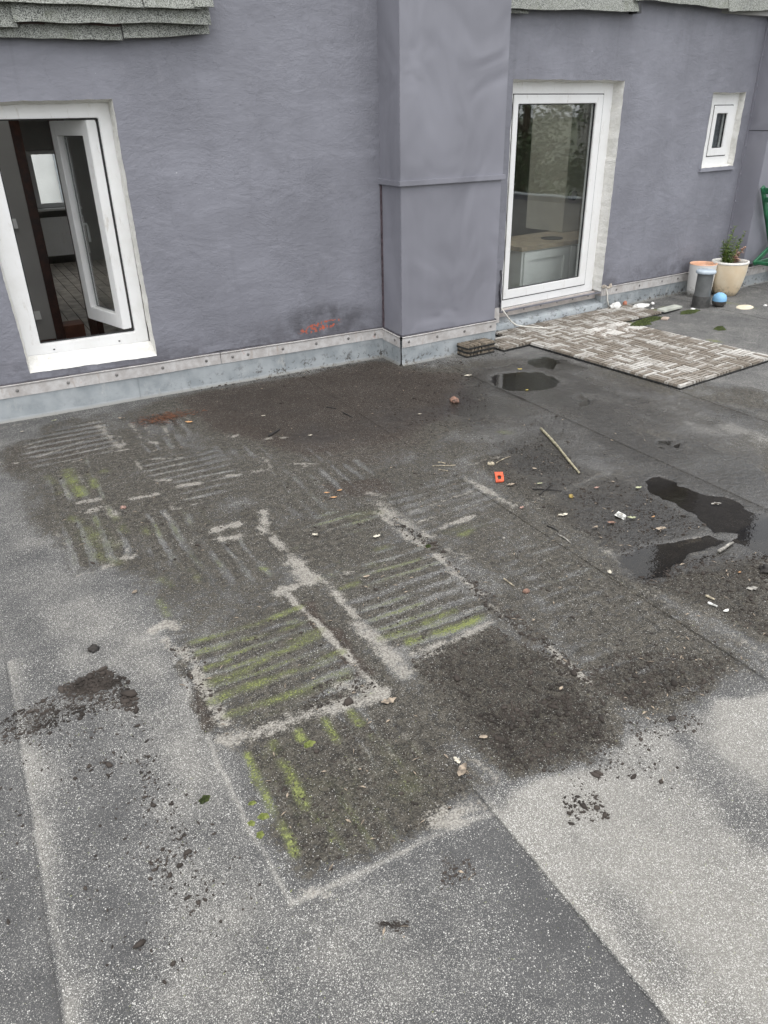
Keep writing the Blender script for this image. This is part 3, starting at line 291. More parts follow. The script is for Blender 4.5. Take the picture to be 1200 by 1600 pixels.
LEAF = [((0.922,1.707),0.0649,0.4,'tan','cream dry leaf scraps lying at the sharp corner of the pale imprint square'),((0.963,1.33),0.0655,1.1,'tan','largest curled dry leaf at the foot of the green mossy imprint'),((0.972,1.371),0.0352,2.1,'cream','small cream leaf piece just above the largest curled dry leaf'),((1.099,1.412),0.0325,0.2,'tan','curled dry leaf on the blackest soil patch near its left edge'),((1.463,1.468),0.0264,0.9,'tan','tiny dry leaf in the middle of the blackest soil patch'),((2.308,2.436),0.0629,0.3,'cream','cream lobed leaf left of the pale square scrap'),((2.129,1.932),0.0412,1.4,'cream','cream leaf beside the left end of the bright puddle channel'),((2.453,2.258),0.0462,-0.2,'rust','reddish brown leaf just below the pale square scrap'),((2.352,2.259),0.0396,0.5,'tan','tan leaf between the lobed cream leaf and the reddish leaf'),((2.18,2.599),0.0353,0.8,'pink','pinkish leaf lying below the orange plastic piece'),((2.57,2.242),0.0498,0,'olive','pale green rounded leaf right of the pale square scrap'),((2.667,2.199),0.028,0.6,'orange','small bright orange leaf scrap on the wet soil by the puddle'),((2.847,2.472),0.0404,0.2,'olive','pale green leaf at the top of the wet soil square'),((2.661,2.584),0.0371,0.3,'pink','pinkish leaf lying beside the yellow nut'),((2.606,2.094),0.0605,0.1,'tan','thin tan leaf near the puddle edge'),((3.061,2.155),0.0646,0.2,'grey','grey leaf floating in the wide dark puddle'),((3.188,4.542),0.073,0.5,'cream','cream slender leaf in front of the stacked deck pieces'),((3.609,4.45),0.0446,0.1,'yellow','yellow leaf at the far rim of the puddle before the deck'),((3.366,4.057),0.0368,0.5,'yellow','small yellow leaf at the near rim of the puddle before the deck'),((2.537,2.942),0.0321,-0.7,'tan','tan leaf midway between the orange plastic and the long stick'),((1.175,2.879),0.0395,-0.6,'cream','cream torn leaf left on the dark centre imprint'),((1.421,2.719),0.0422,0.5,'cream','cream torn leaf right on the dark centre imprint'),((1.217,2.434),0.0358,0.5,'tan','slender tan leaf on the mossy centre imprint'),((0.319,2.818),0.0376,1.3,'tan','upright tan leaf alone on the left between moss dabs'),((1.08,4.683),0.0588,0,'orange','orange leaf beside the brown needle heap'),((0.708,4.995),0.0513,0,'tan','tan leaf left of the brown needle heap'),((0.309,5.185),0.0384,0.4,'olive','small olive leaf below the open window'),((0.102,5.083),0.033,0.2,'cream','small cream leaf farthest left below the open window'),((1.413,3.261),0.0371,0.1,'orange','leftmost of the three orange flakes'),((1.42,3.196),0.0467,0.2,'orange','largest and nearest of the three orange flakes'),((1.485,3.254),0.034,0.6,'orange','farthest of the three orange flakes'),((2.542,1.547),0.058,0.1,'grey','broad grey leaf flat on the soil at the right picture edge'),((2.602,1.654),0.0164,0.4,'orange','tiny orange leaf scrap above the broad grey leaf'),((2.318,1.49),0.0353,0.5,'white','white curled leaf at the end of the row of splinters'),((2.441,4.013),0.0297,0.2,'cream','tiny cream leaf on the brown soil near the metal-clad pier'),((1.868,1.949),0.0266,0.8,'tan','tan leaf with lobes right of the brown stone'),((1.632,1.827),0.0225,0.8,'tan','small tan leaf lying on the long soil ridge'),((1.542,4.538),0.0384,0.3,'cream','cream leaf on the brown soil by the left wall'),((1.667,4.05),0.0359,0.3,'cream','cream leaf on the dark soil right of the black twig'),((2.295,2.839),0.0477,0.2,'tan','tan leaf directly right of the orange plastic piece'),((2.436,2.773),0.0376,0.2,'olive','pale leaf under the lower end of the long stick')]
TWIG = [((2.957,3.4),(2.712,2.768),0.0085,'bamboo','long pale bamboo stick lying on the wet soil'),((1.443,4.175),(1.543,4.253),0.007,'black','short black twig on the soil below the left wall'),((2.076,3.271),(2.192,3.212),0.003,'straw','long straw of the little straw bundle'),((2.081,3.218),(2.112,3.169),0.003,'straw','lower short straw of the little straw bundle'),((2.129,3.301),(2.157,3.264),0.003,'straw','upper short straw of the little straw bundle'),((2.407,3.123),(2.531,3.154),0.003,'straw','thin straw touching the pale lump above the orange plastic'),((2.365,2.744),(2.486,2.653),0.004,'black','dark twig below the lower end of the bamboo stick'),((2.356,2.67),(2.496,2.746),0.004,'black','dark twig crossing another below the bamboo stick'),((2.336,1.604),(2.344,1.567),0.006,'straw','upper pale splinter by the right soil ridge'),((2.304,1.565),(2.313,1.529),0.006,'white','white splinter by the right soil ridge'),((2.669,1.818),(2.786,1.834),0.009,'grey','grey splinter of board on the bank of the puddle'),((2.174,2.395),(2.181,2.325),0.004,'black','dark curved twig left of the pale gutter strip'),((2.162,2.293),(2.16,2.212),0.004,'grey','grey twig below the dark curved twig'),((1.974,4.476),(2.023,4.416),0.004,'black','dark twig on the brown soil before the left wall'),((2.024,4.327),(2.039,4.204),0.004,'black','dark twig nearest the metal-clad pier on brown soil'),((1.716,2.128),(1.717,2.059),0.004,'straw','pale twig leading to the brown stone')]
LUMP = [((1.737,2.003),0.0318,'rust','brown rounded stone beside the long soil ridge','stone'),((2.481,2.578),0.033,'nut','yellow brown nut on the wet soil','nut'),((2.782,4.113),0.0798,'rust','brown crumbly stone on the soil left of the puddle','stone'),((2.372,3.123),0.0399,'straw','pale lump above the orange plastic piece','stone'),((0.1,2.51),0.0409,'soil','black soil clod alone on the light roofing at the left','soil_clod'),((2.715,1.611),0.0603,'soil','dark clod at the right picture edge','soil_clod'),((1.928,2.411),0.018,'grey','small grey pebble on the bare dark imprint','pebble'),((0.444,3.652),0.0329,'pink','flat pinkish pebble on the left imprints','pebble')]
MOSSC = [((0.256,1.617),0.0336,'dark','dark green moss cushion alone on the light roofing'),((0.61,1.667),0.0344,'lime','lime green moss cushion at the end of a moss stripe'),((0.372,1.535),0.0204,'lime','uppermost of the four lime green moss cushions at the imprint edge'),((0.384,1.474),0.0291,'lime','largest of the four lime green moss cushions at the imprint edge'),((0.346,1.469),0.0216,'lime','leftmost of the four lime green moss cushions at the imprint edge'),((0.354,1.42),0.0248,'lime','lowest of the four lime green moss cushions at the imprint edge'),((1.584,2.526),0.0295,'dark','dark moss tuft on the soil ridge between imprints')]
PLASTIC = ((2.3,2.948),)
SCRAP = ((2.541,2.289),)

# ------------------------------------------------------------------ the roof terrace: membrane sheets with real laps, sags and shorelines
def vnoise(x, y, scale, seed):
    rs = np.random.RandomState(seed); t = rs.rand(256, 256)
    u = x*scale; v = y*scale; i = np.floor(u).astype(int); j = np.floor(v).astype(int); a = u-i; b = v-j
    a = a*a*(3-2*a); b = b*b*(3-2*b); i0 = i % 256; i1 = (i+1) % 256; j0 = j % 256; j1 = (j+1) % 256
    return (t[i0, j0]*(1-a)+t[i1, j0]*a)*(1-b)+(t[i0, j1]*(1-a)+t[i1, j1]*a)*b - .5
def fbm(x, y, scale, seed, o=3):
    r_ = 0; w = 1
    for k in range(o): r_ = r_ + w*vnoise(x+k*7.3, y-k*3.1, scale*2**k, seed+k); w *= .5
    return r_
def segdist(X, Y, p, q):
    d = (q[0]-p[0], q[1]-p[1]); L = d[0]**2+d[1]**2+1e-12
    t = np.clip(((X-p[0])*d[0]+(Y-p[1])*d[1])/L, 0, 1); return np.hypot(X-p[0]-t*d[0], Y-p[1]-t*d[1])
def local(X, Y, pts, m):
    xs = [p[0] for p in pts]; ys = [p[1] for p in pts]
    return np.nonzero((X > min(xs)-m) & (X < max(xs)+m) & (Y > min(ys)-m) & (Y < max(ys)+m))[0]
def put_strokes(F_, X, Y, L, mode='max'):
    for pts, w, val, soft in L:
        i = local(X, Y, pts, w*3+.02)
        if not len(i): continue
        d = np.full(len(i), 9.)
        for a, b in zip(pts[:-1], pts[1:]): d = np.minimum(d, segdist(X[i], Y[i], a, b))
        s = soft*w+.004; v = val*np.clip((w+s-d)/(2*s), 0, 1)
        F_[i] = np.maximum(F_[i], v) if mode == 'max' else F_[i]+v
def inside(X, Y, pts):
    r_ = np.zeros(len(X), bool); n = len(pts)
    for k in range(n):
        (x0, y0), (x1, y1) = pts[k], pts[(k+1) % n]
        c = (y0 > Y) != (y1 > Y); r_ ^= c & (X < (x1-x0)*(Y-y0)/((y1-y0) if y1 != y0 else 1e-9)+x0)
    return r_
def put_polys(F_, X, Y, L, mode='add'):
    for pts, val, soft in L:
        i = local(X, Y, pts, soft*1.2)
        if not len(i): continue
        d = np.full(len(i), 9.)
        for k in range(len(pts)): d = np.minimum(d, segdist(X[i], Y[i], pts[k], pts[(k+1) % len(pts)]))
        d = np.where(inside(X[i], Y[i], pts), d, -d); v = np.clip((d+soft)/(2*soft), 0, 1); v = val*v*v*(3-2*v)
        F_[i] = np.maximum(F_[i], v) if mode == 'max' else F_[i]+v
SEAMS = [-6.0, -1.353, -.198, .957, 2.112, 3.215, 4.25, 5.4, 6.55, 7.7, 8.85, 14.0]
LAP = .006
def sheet_index(x): return int(np.searchsorted(SEAMS, x)-1)
def ground_z(X, Y):
    X = np.asarray(X, float); Y = np.asarray(Y, float); S_ = np.array(SEAMS)
    i = np.clip(np.searchsorted(S_, X, side='right')-1, 0, len(S_)-2); t = (X-S_[i])/(S_[i+1]-S_[i])
    z = LAP*(1-np.clip(t*1.15, 0, 1))*np.where(S_[i] == .957, np.clip((1.45-Y)/.2, .08, 1), np.where((Y > 2.9) & (S_[i] < 2.5), .12, np.where(Y > 1.6, .6, 1.)))
    z = z+.0016*fbm(X, Y, 2.2, 31, 3)+.0012*vnoise(X, Y, 26, 5)+.0007*vnoise(X, Y, 70, 6)
    pd = np.zeros(X.size); put_polys(pd, X.ravel()+.055*fbm(X.ravel(), Y.ravel(), 7, 77, 5), Y.ravel()+.055*fbm(X.ravel(), Y.ravel(), 7, 99, 5), PUDDLE, 'max')
    pd = pd.reshape(X.shape); return z-.0125*pd+.009*fbm(X, Y, 22, 88, 3)*np.clip(pd*4, 0, 1)*(1-.7*pd)
def gz(x, y): return float(ground_z(np.array([x]), np.array([y]))[0])
def steps(segs):
    o = []
    for a, b, d in segs: o += list(np.arange(a, b-1e-6, d))
    return o+[segs[-1][1]]
terrace = MB().box(-6, 14, -9, 5.6, -.35, -.03).build('roof_terrace', GROUND); tag(terrace, kind='structure')
YS = np.array(steps([(-9, .2, .8), (.2, .42, .05), (.42, 3., .0095), (3., 4.2, .013), (4.2, 5.45, .016), (5.45, 6.2, .05)]))
XALL = steps([(-6, -.6, .6), (-.6, -.3, .05), (-.3, 2.2, .0095), (2.2, 4., .013), (4., 6.2, .016), (6.2, 9., .03), (9, 14, .6)])
for si in range(len(SEAMS)-1):
    x0, x1 = SEAMS[si], SEAMS[si+1]
    xs = np.array([x0]+[x for x in XALL if x0+.004 < x < x1-.004]+[x1-.0005])
    gx, gy = np.meshgrid(xs, YS); X = gx.ravel(); Y = gy.ravel(); N = X.size
    wx = X+.045*fbm(X, Y, 8, 11, 4); wy = Y+.045*fbm(X, Y, 8, 23, 4)
    wx2 = X+.007*fbm(X, Y, 24, 41, 3); wy2 = Y+.007*fbm(X, Y, 24, 53, 3)
    dirt = np.zeros(N); put_polys(dirt, wx, wy, DIRT); dirt += (.30*fbm(X, Y, 3.2, 61, 4)+.2*fbm(X, Y, 12, 62, 3))*np.clip(dirt*3, 0, 1)
    brown = np.zeros(N); put_polys(brown, wx, wy, BROWN, 'max')
    pale = np.zeros(N); put_strokes(pale, wx2, wy2, PALE); pale *= .98+.8*fbm(X, Y, 13, 71, 4)
    moss = np.zeros(N); put_strokes(moss, wx2, wy2, MOSS); moss *= .72+1.2*fbm(X, Y, 14, 83, 4)
    for qi, (pts, dr, per, amp) in enumerate(STRIPES):     # ribs of the slabs that lay here
        m_ = np.zeros(N); put_polys(m_, wx, wy, [(pts, 1., .03)]); q_ = (wy2 if dr == 'y' else wx2)*6.2832/per+1.5*fbm(X, Y, 3.5, 67+qi, 3); br = np.clip(.7+2.6*fbm(X, Y, 3.7, 29+qi, 3), .0, 1.5)
        s_ = np.sin(q_); dirt += amp*m_*(.30*s_+.08*np.sin(q_*2.1+X*9))*br; lo = np.clip(-s_-.2, 0, 1)*m_*amp*np.clip(br, .25, 1.2)
        pale = np.maximum(pale, lo*.42*np.clip(.6+2*fbm(X, Y, 6, 47+qi, 3), 0, 1.3)); moss = np.maximum(moss, lo*(.55, .35, .45, .2, .1, .1, .25, .1, .3, .1, .15, .1, .4)[qi]*np.clip(.6+2.2*fbm(X, Y, 7, 57+qi, 3), 0, 1.4))
    gran = .29+.16*fbm(X, Y, 2.1, 91, 3)+.16*fbm(X, Y, 8, 93, 4); put_polys(gran, wx, wy, GRAN); put_strokes(gran, wx2, wy2, LIGHTG, 'add'); gran = gran+np.where((X > x0) & (Y < (1.28 if x0 == .957 else 2.6 if x0 < .9 else -1)), .40*np.exp(-(X-x0)/.05)*(.85+.5*fbm(X, Y, 6, 37, 2)), 0)-np.where((X < x1) & (Y < 1.3), .22*np.exp(-(x1-X)/.025), 0); gran = np.clip(gran, .04, .92)
    wet = np.zeros(N); put_polys(wet, wx, wy, WET); put_polys(wet, wx, wy, [(p_, .6*v_, s_*3+.04) for p_, v_, s_ in PUDDLE]); dark = np.zeros(N); put_polys(dark, wx, wy, DARK, 'max'); wet += .25*fbm(X, Y, 3, 15, 3)*(wet > .05)
    pale *= 1-np.clip(wet, 0, 1)*.35
    # granules are thinned above, just left of the near laps, darkening that line
    for o_, col in (('cover', np.stack([dirt, brown, pale, moss], 1)), ('surface', np.stack([gran, wet, dark, 0*wet+1], 1))):
        if o_ == 'cover':
            nx, ny = len(xs), len(YS); me = bpy.data.meshes.new('membrane_sheet')
            z = ground_z(np.minimum(X, x1-.001), Y); 
            co = np.stack([X, Y, z], 1).astype(np.float32)
            # a short turned-down edge on the left, so the lap shows as a step
            idx = np.arange(N).reshape(ny, nx); q = np.stack([idx[:-1, :-1], idx[:-1, 1:], idx[1:, 1:], idx[1:, :-1]], -1).reshape(-1, 4)
            low = co[idx[:, 0]].copy(); low[:, 2] -= LAP+.003; co = np.concatenate([co, low]); e = np.arange(ny)+N
            q2 = np.stack([idx[:-1, 0], idx[1:, 0], e[1:], e[:-1]], -1); q = np.concatenate([q, q2]).astype(np.int32)
            me.vertices.add(len(co)); me.vertices.foreach_set('co', co.ravel()); me.loops.add(q.size); me.loops.foreach_set('vertex_index', q.ravel())
            me.polygons.add(len(q)); me.polygons.foreach_set('loop_start', np.arange(len(q), dtype=np.int32)*4); me.update(calc_edges=True); me.validate()
        at = me.attributes.new(o_, 'FLOAT_COLOR', 'POINT'); c4 = np.concatenate([col, col[idx[:, 0]]]).astype(np.float32); at.data.foreach_set('color', c4.ravel())
    link('membrane_sheet', me, GROUND, terrace, True)
land = MB().quad((-1500, -1500, -4.5), (1500, -1500, -4.5), (1500, 1500, -4.5), (-1500, 1500, -4.5)).build('ground', simple('far_ground', (.10, .115, .07), .9, .3, .05, bump=0)); tag(land, kind='structure')

# puddles: flat water in the sags; the shore is where the membrane rises through it
for pi, (pts, val, soft) in enumerate(PUDDLE):
    cx = sum(p[0] for p in pts)/len(pts); cy = sum(p[1] for p in pts)/len(pts)
    ring = []
    for k in range(48):
        a = k/48*len(pts); i = int(a); t = a-i; p, q = pts[i % len(pts)], pts[(i+1) % len(pts)]
        x, y = p[0]*(1-t)+q[0]*t, p[1]*(1-t)+q[1]*t; d = math.hypot(x-cx, y-cy); ring.append((x+(x-cx)/d*.05, y+(y-cy)/d*.05))
    zw = -.0035+pi*.00012
    tri = tessellate_polygon([[Vector((x, y, 0)) for x, y in ring]])
    o = mesh('puddle', [(x, y, zw) for x, y in ring], [tuple(t) for t in tri], WATER); tag(o, kind='structure')
    for p in o.data.polygons:
        if p.normal.z < 0: p.flip()

# ------------------------------------------------------------------ the house
YL = 5.352
def TL(s, o, z): return (s, YL-o, z)
AR = R(6.5); RO = (4.105, 5.449)
def TR(s, o, z): return (RO[0]+s*math.cos(AR)+o*math.sin(AR), RO[1]+s*math.sin(AR)-o*math.cos(AR), z)
house = thing('house', (2, 5.6, 0), 'purple grey rendered house with metal-clad pier, white windows and zinc flashing', 'house')
def rectloop(s0, s1, z0, z1, jit=0., step=.03, seed=1, corners=None):
    C = corners or [(s0, z0), (s1, z0), (s1, z1), (s0, z1)]; o = []; rs = random.Random(seed)
    for k in range(4):
        a, b = C[k], C[(k+1) % 4]; n = max(1, int(math.hypot(b[0]-a[0], b[1]-a[1])/step)); L = math.hypot(b[0]-a[0], b[1]-a[1]); nx, ny = -(b[1]-a[1])/L, (b[0]-a[0])/L
        for i in range(n):
            t = i/n; w = jit*(mnoise.noise(Vector((a[0]+t*9*(b[0]-a[0]), seed*3.7+k*5, t*9*(b[1]-a[1]))))+.6*(rs.random()-.5)); o.append((a[0]+(b[0]-a[0])*t+nx*w, a[1]+(b[1]-a[1])*t+ny*w))
    return o
def holed_wall(name, T, outer, holes, mat, off=0., thick=.06):
    loops = [[Vector((s, z, 0)) for s, z in outer]]+[[Vector((s, z, 0)) for s, z in h] for h in holes]
    flat = [p for l in loops for p in l]; tri = tessellate_polygon(loops)
    v = [T(p.x, off, p.y) for p in flat]; f = [tuple(t) for t in tri]
    # turned lower edge
    n = len(v); L0 = len(outer)
    v += [T(s, off-thick, z) for s, z in outer]; f += [(i, (i+1) % L0, n+(i+1) % L0, n+i) for i in range(L0)]
    o = mesh(name, v, f, mat, house); bm = bmesh.new(); bm.from_mesh(o.data); bmesh.ops.recalc_face_normals(bm, faces=bm.faces); bm.to_mesh(o.data); bm.free()
    return o
def reveal(T, loop, inner, depth, parent, nobottom=False):
    n = len(loop); v = [T(s, .002, z) for s, z in loop]+[T(s, -depth, z) for s, z in inner]
    zmin = min(z for s, z in loop) if nobottom else -9
    return mesh('reveal', v, [(i, (i+1) % n, n+(i+1) % n, n+i) for i in range(n) if not (loop[i][1] < zmin+.012 and loop[(i+1) % n][1] < zmin+.012)], PLASTER, parent)
def remap(loop, a, b):     # loop on rect a -> rect b
    return [(b[0]+(s-a[0])/(a[1]-a[0])*(b[1]-b[0]), b[2]+(z-a[2])/(a[3]-a[2])*(b[3]-b[2])) for s, z in loop]
def ring_frame(name, T, o0, o1, out, inn, mat, parent, bevel=.004):
    v = []; f = []
    for off in (o0, o1):
        for s0, s1, z0, z1 in (out, inn): v += [T(s0, off, z0), T(s1, off, z0), T(s1, off, z1), T(s0, off, z1)]
    for k in range(4):
        a, b = k, (k+1) % 4
        f += [(a, b, 4+b, 4+a), (8+a, 8+b, 12+b, 12+a), (a, b, 8+b, 8+a), (4+a, 4+b, 12+b, 12+a)]
    o = mesh(name, v, f, mat, parent); bm = bmesh.new(); bm.from_mesh(o.data); bmesh.ops.recalc_face_normals(bm, faces=bm.faces)
    bmesh.ops.bevel(bm, geom=[e for e in bm.edges], offset=bevel, segments=2, affect='EDGES', clamp_overlap=True); bm.to_mesh(o.data); bm.free(); return o

# left wall with the open window
WL = (.222, 1.066, .292, 1.878)
loopL = rectloop(0, 0, 0, 0, .0045, .02, 3, [(.243, .300), (1.077, .288), (1.058, 1.882), (.20, 1.868)])
outL = [(-6.0, .246)]+[(x, .250-.006*math.sin(x*3)+.004*mnoise.noise(Vector((x*8, 0, 3)))) for x in np.arange(-.5, 2.9, .04)]+[(2.93, .246), (2.93, 3.2), (-6, 3.2)]
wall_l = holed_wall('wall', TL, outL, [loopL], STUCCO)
def group_part(name, parent, loc):
    o = bpy.data.objects.new(name, None); COL.objects.link(o); o.location = loc; o.empty_display_size = .1
    o.parent = parent; o.matrix_parent_inverse = Matrix.Translation(-parent.location); return o
w1 = group_part('window', house, TL(.65, 0, .3)); w1['label'] = 'open white window with its sash swung into the room'
innL = remap(loopL, WL, (.238, 1.058, .375, 1.862)); reveal(TL, loopL, innL, .112, w1)
ring_frame('frame', TL, -.115, -.185, (.235, 1.062, .36, 1.868), (.353, .980, .447, 1.784), PVC, w1)
ring_frame('gasket', TL, -.150, -.156, (.345, .988, .439, 1.792), (.361, .972, .456, 1.776), GASKET, w1, .001)
for s, z in ((.43, .405), (.86, .400)):
    MB(TL).box(s-.006, s+.006, -.1145, -.1115, z-.004, z+.004).build('drain_hole', GASKET, w1)
# sash hinged on the right, swung inwards
hp = TL(.968, -.15, 0)
def TS(s, o, z):    # s from the hinge towards the free edge, o = thickness
    d = (-math.cos(R(73)), math.sin(R(73))); n = (-d[1], d[0])
    return (hp[0]+d[0]*s+n[0]*o, hp[1]+d[1]*s+n[1]*o, z)
ring_frame('sash', TS, 0, .065, (0, .53, .470, 1.772), (.085, .445, .565, 1.685), PVC, w1)
ring_frame('glazing_seal', TS, .012, .02, (.08, .45, .56, 1.69), (.093, .437, .573, 1.677), GASKET, w1, .001)
MB(TS).box(.083, .447, .028, .034, .563, 1.687).build('pane', GLASS, w1)
MB(TS).tube([(.50, -.005, 1.12), (.50, -.045, 1.12), (.50, -.05, 1.10), (.50, -.05, 1.0)], .009).build('handle', PVC, w1)

# right wall with the tall window and the little window
WD = (.06, 1.40, .185, 2.0); WS = (2.735, 3.287, 1.237, 1.908)
loopD = rectloop(*WD, .006, .03, 5); loopS = rectloop(*WS, .007, .025, 8)
outR = [(-.30, .10), (.045, .10), (.05, .235)]
outR = [(-.30, .232)]+[(.05, .232), (.056, .178), (1.405, .178), (1.41, .232)]+[(x, .226-.012*(x-1.4)/2+.006*mnoise.noise(Vector((x*7, 2, 3)))) for x in np.arange(1.45, 3.44, .04)]+[(3.46, .215), (3.46, 2.9), (1.38, 2.9), (1.378, 2.64), (-.30, 2.62)]
loopD = [(s, max(z, .19)) for s, z in loopD]
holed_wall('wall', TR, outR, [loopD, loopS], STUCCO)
def window_fixed(T, W, loop, fr, sash, glass, dep, lab, seal=True):
    w = group_part('window', house, T((W[0]+W[1])/2, 0, W[2])); w['label'] = lab
    reveal(T, loop, remap(loop, W, fr), dep, w, W[2] < .5)
    e = .012
    ring_frame('frame', T, -dep, -dep-.07, (fr[0]-e, fr[1]+e, fr[2]-e, fr[3]+e), (sash[0]+.012, sash[1]-.012, sash[2]+.012, sash[3]-.012), PVC, w)
    ring_frame('sash_gap', T, -dep+.0006, -dep-.004, (sash[0]-.004, sash[1]+.004, sash[2]-.004, sash[3]+.004), (sash[0]+.006, sash[1]-.006, sash[2]+.006, sash[3]-.006), GASKET, w, .0004)
    ring_frame('sash', T, -dep+.008, -dep-.05, (sash[0]+.004, sash[1]-.004, sash[2]+.004, sash[3]-.004), glass, PVC, w)
    g = glass; ring_frame('glazing_seal', T, -dep-.006, -dep-.02, (g[0]-.006, g[1]+.006, g[2]-.006, g[3]+.006), (g[0]+.007, g[1]-.007, g[2]+.007, g[3]-.007), GASKET, w, .001)
    for dd in (.016, .036): MB(T).box(g[0]-.003, g[1]+.003, -dep-dd-.004, -dep-dd, g[2]-.003, g[3]+.003).build('pane', GLASS, w)
    return w
wd = window_fixed(TR, WD, loopD, (.072, 1.378, .200, 1.985), (.166, 1.262, .262, 1.900), (.226, 1.170, .345, 1.830), .10, 'tall white fixed window reaching nearly to the roof surface, kitchen behind')
ws_ = window_fixed(TR, WS, loopS, (2.79, 3.292, 1.255, 1.895), (2.893, 3.215, 1.337, 1.800), (2.955, 3.135, 1.412, 1.727), .07, 'little white window high on the right')
# grey plaster sill under the little window
MB(TR).box(2.70, 3.285, -.06, .025, 1.205, 1.238, .006).build('sill', STUCCO, ws_)
# bits of interior reveal seen through the small pane: a white net curtain
mesh('curtain', [TR(2.9+.35*i/24, -.20-.012*math.sin(i*1.3), z) for z in (1.3, 1.85) for i in range(25)], [(i, i+1, 26+i, 25+i) for i in range(24)], simple('net_curtain', (.30, .36, .38), .9, .3, 14, bump=0), ws_, True)

# metal-clad pier
def prism(name, poly, z0, z1, mat, parent, bevel=0, top=True):
    n = len(poly); v = [(x, y, z0) for x, y in poly]+[(x, y, z1) for x, y in poly]; f = [(i, (i+1) % n, n+(i+1) % n, n+i) for i in range(n)]
    if top: f += [tuple(range(n, 2*n)), tuple(range(n-1, -1, -1))]
    o = mesh(name, v, f, mat, parent); bm = bmesh.new(); bm.from_mesh(o.data); bmesh.ops.recalc_face_normals(bm, faces=bm.faces)
    if bevel: bmesh.ops.bevel(bm, geom=list(bm.edges), offset=bevel, segments=2, affect='EDGES', clamp_overlap=True)
    bm.to_mesh(o.data); bm.free(); return o
CA = R(2)
def pier_poly(g): # footprint grown by g
    x0, y0 = 2.905, 5.055; x1, y1 = x0+.925*math.cos(CA), y0+.925*math.sin(CA)
    return [(x0-g, 5.40), (x0-g, y0-g), (x1+g, y1-g), (x1+g, 5.60)]
pier = group_part('clad_pier', house, (3.4, 5.07, 0)); pier['label'] = 'pier wrapped in smooth painted sheet metal with one lap seam'
prism('lower_panel', pier_poly(-.004), .235, 1.325, CLAD, pier, .003); prism('upper_panel', pier_poly(.003), 1.330, 3.05, CLAD, pier, .003)
prism('seam_lip', pier_poly(.020), 1.312, 1.348, CLAD, pier, .003)
MB().box(2.897, 2.909, 5.338, 5.350, .25, 1.31).build('joint_sealant', simple('reddish_sealant', (.085, .062, .07), .7, .3, 30), pier)

# zinc flashing with clamp strips and screws
def flashing(T, s0, s1, zt, zs0, zs1, o=.008, screws=(), joints=(), lab=None):
    fl = group_part('flashing', house, T((s0+s1)/2, 0, 0))
    if lab: fl['label'] = lab
    n = max(2, int((s1-s0)/.12)); v = []; f = []
    rows = [(0.030, -.01), (.022, .004), (.010, .012), (o, .03), (o-.001, zt)]
    for i in range(n+1):
        s = s0+(s1-s0)*i/n; w = .0018*math.sin(s*5.1)
        for ro, z in rows: v.append(T(s, ro+w, z))
    m = len(rows)
    for i in range(n):
        for j in range(m-1): f.append((i*m+j, (i+1)*m+j, (i+1)*m+j+1, i*m+j+1))
    sh = mesh('zinc_sheet', v, f, ZINC, fl, True); n2 = max(2, int((s1-s0)/.1)); b = MB(T)
    cuts = [s0]+list(joints)+[s1]
    for a, c in zip(cuts[:-1], cuts[1:]):
        k = max(2, int((c-a)/.08)); vv = []; ff = []
        for i in range(k+1):
            t = i/k; s = a+.002+(c-a-.004)*t; dz = .0035*mnoise.noise(Vector((s*2.5, 1, 1)))
            g = (s-s0)/(s1-s0) if s1 > s0 else 0; z0 = zs0[0]*(1-g)+zs0[1]*g+dz; z1 = zs1[0]*(1-g)+zs1[1]*g+dz
            for ro, z in ((o+.0015, z0), (o+.005, z0+.001), (o+.005, z1-.012), (o+.011, z1), (o-.002, z1+.004)): vv.append(T(s, ro, z))
        for i in range(k):
            for j in range(4): ff.append((i*5+j, (i+1)*5+j, (i+1)*5+j+1, i*5+j+1))
        mesh('clamp_strip', vv, ff, STRIP, fl)
    for s in screws:
        g = (s-s0)/(s1-s0); z = (zs0[0]+zs1[0])/2*(1-g)+(zs0[1]+zs1[1])/2*g; mm = MB(lambda a, b_, c: T(s+a, o+.005+c, z+b_)); mm.lathe([(.011, 0), (.011, .002), (.0065, .0025), (.006, .006), (.001, .0065)], 0, 0, 10); mm.build('screw', SCREW, fl)
    bead = MB(T); bead.tube([(s0+(s1-s0)*i/(n2*2), o-.004+.002*mnoise.noise(Vector((i*.7, 4, 1))), (zs1[0]*(1-i/(n2*2))+zs1[1]*(i/(n2*2)))+.007+.006*mnoise.noise(Vector((i*.33, 7, 2)))) for i in range(n2*2+1)], .0065, 6); bead.build('sealant_bead', simple('sealant', (.062, .058, .068), .6, .2, 30), fl)
    return fl
flashing(TL, -6, 2.90, .20, (.160, .160), (.246, .240), screws=(.14, .46, .78, 1.10, 1.42, 1.62, 1.74, 2.02, 2.30, 2.58, 2.82), joints=(-1.2, 1.53), lab='long zinc flashing and pale clamp strip under the open window')
MB(TL).box(.915, .917, .0075, .0098, .012, .165).build('sheet_joint', ZINC, bpy.data.objects['flashing'])
def TPL(s, o, z): return (2.905-o, 5.36-s, z)
def TPF(s, o, z): return (2.905+s*math.cos(CA)+o*math.sin(CA), 5.055+s*math.sin(CA)-o*math.cos(CA), z)
def TPR(s, o, z): return (3.83+o, 5.09+s, z)
flashing(TPL, 0, .305, .20, (.150, .142), (.236, .226), screws=(.22,), lab='short zinc flashing on the left side of the clad pier')
flashing(TPF, -.004, .93, .20, (.142, .150), (.224, .232), screws=(.06, .33, .60, .87), lab='zinc flashing along the front of the clad pier')
flashing(TPR, 0, .36, .20, (.15, .15), (.232, .232))
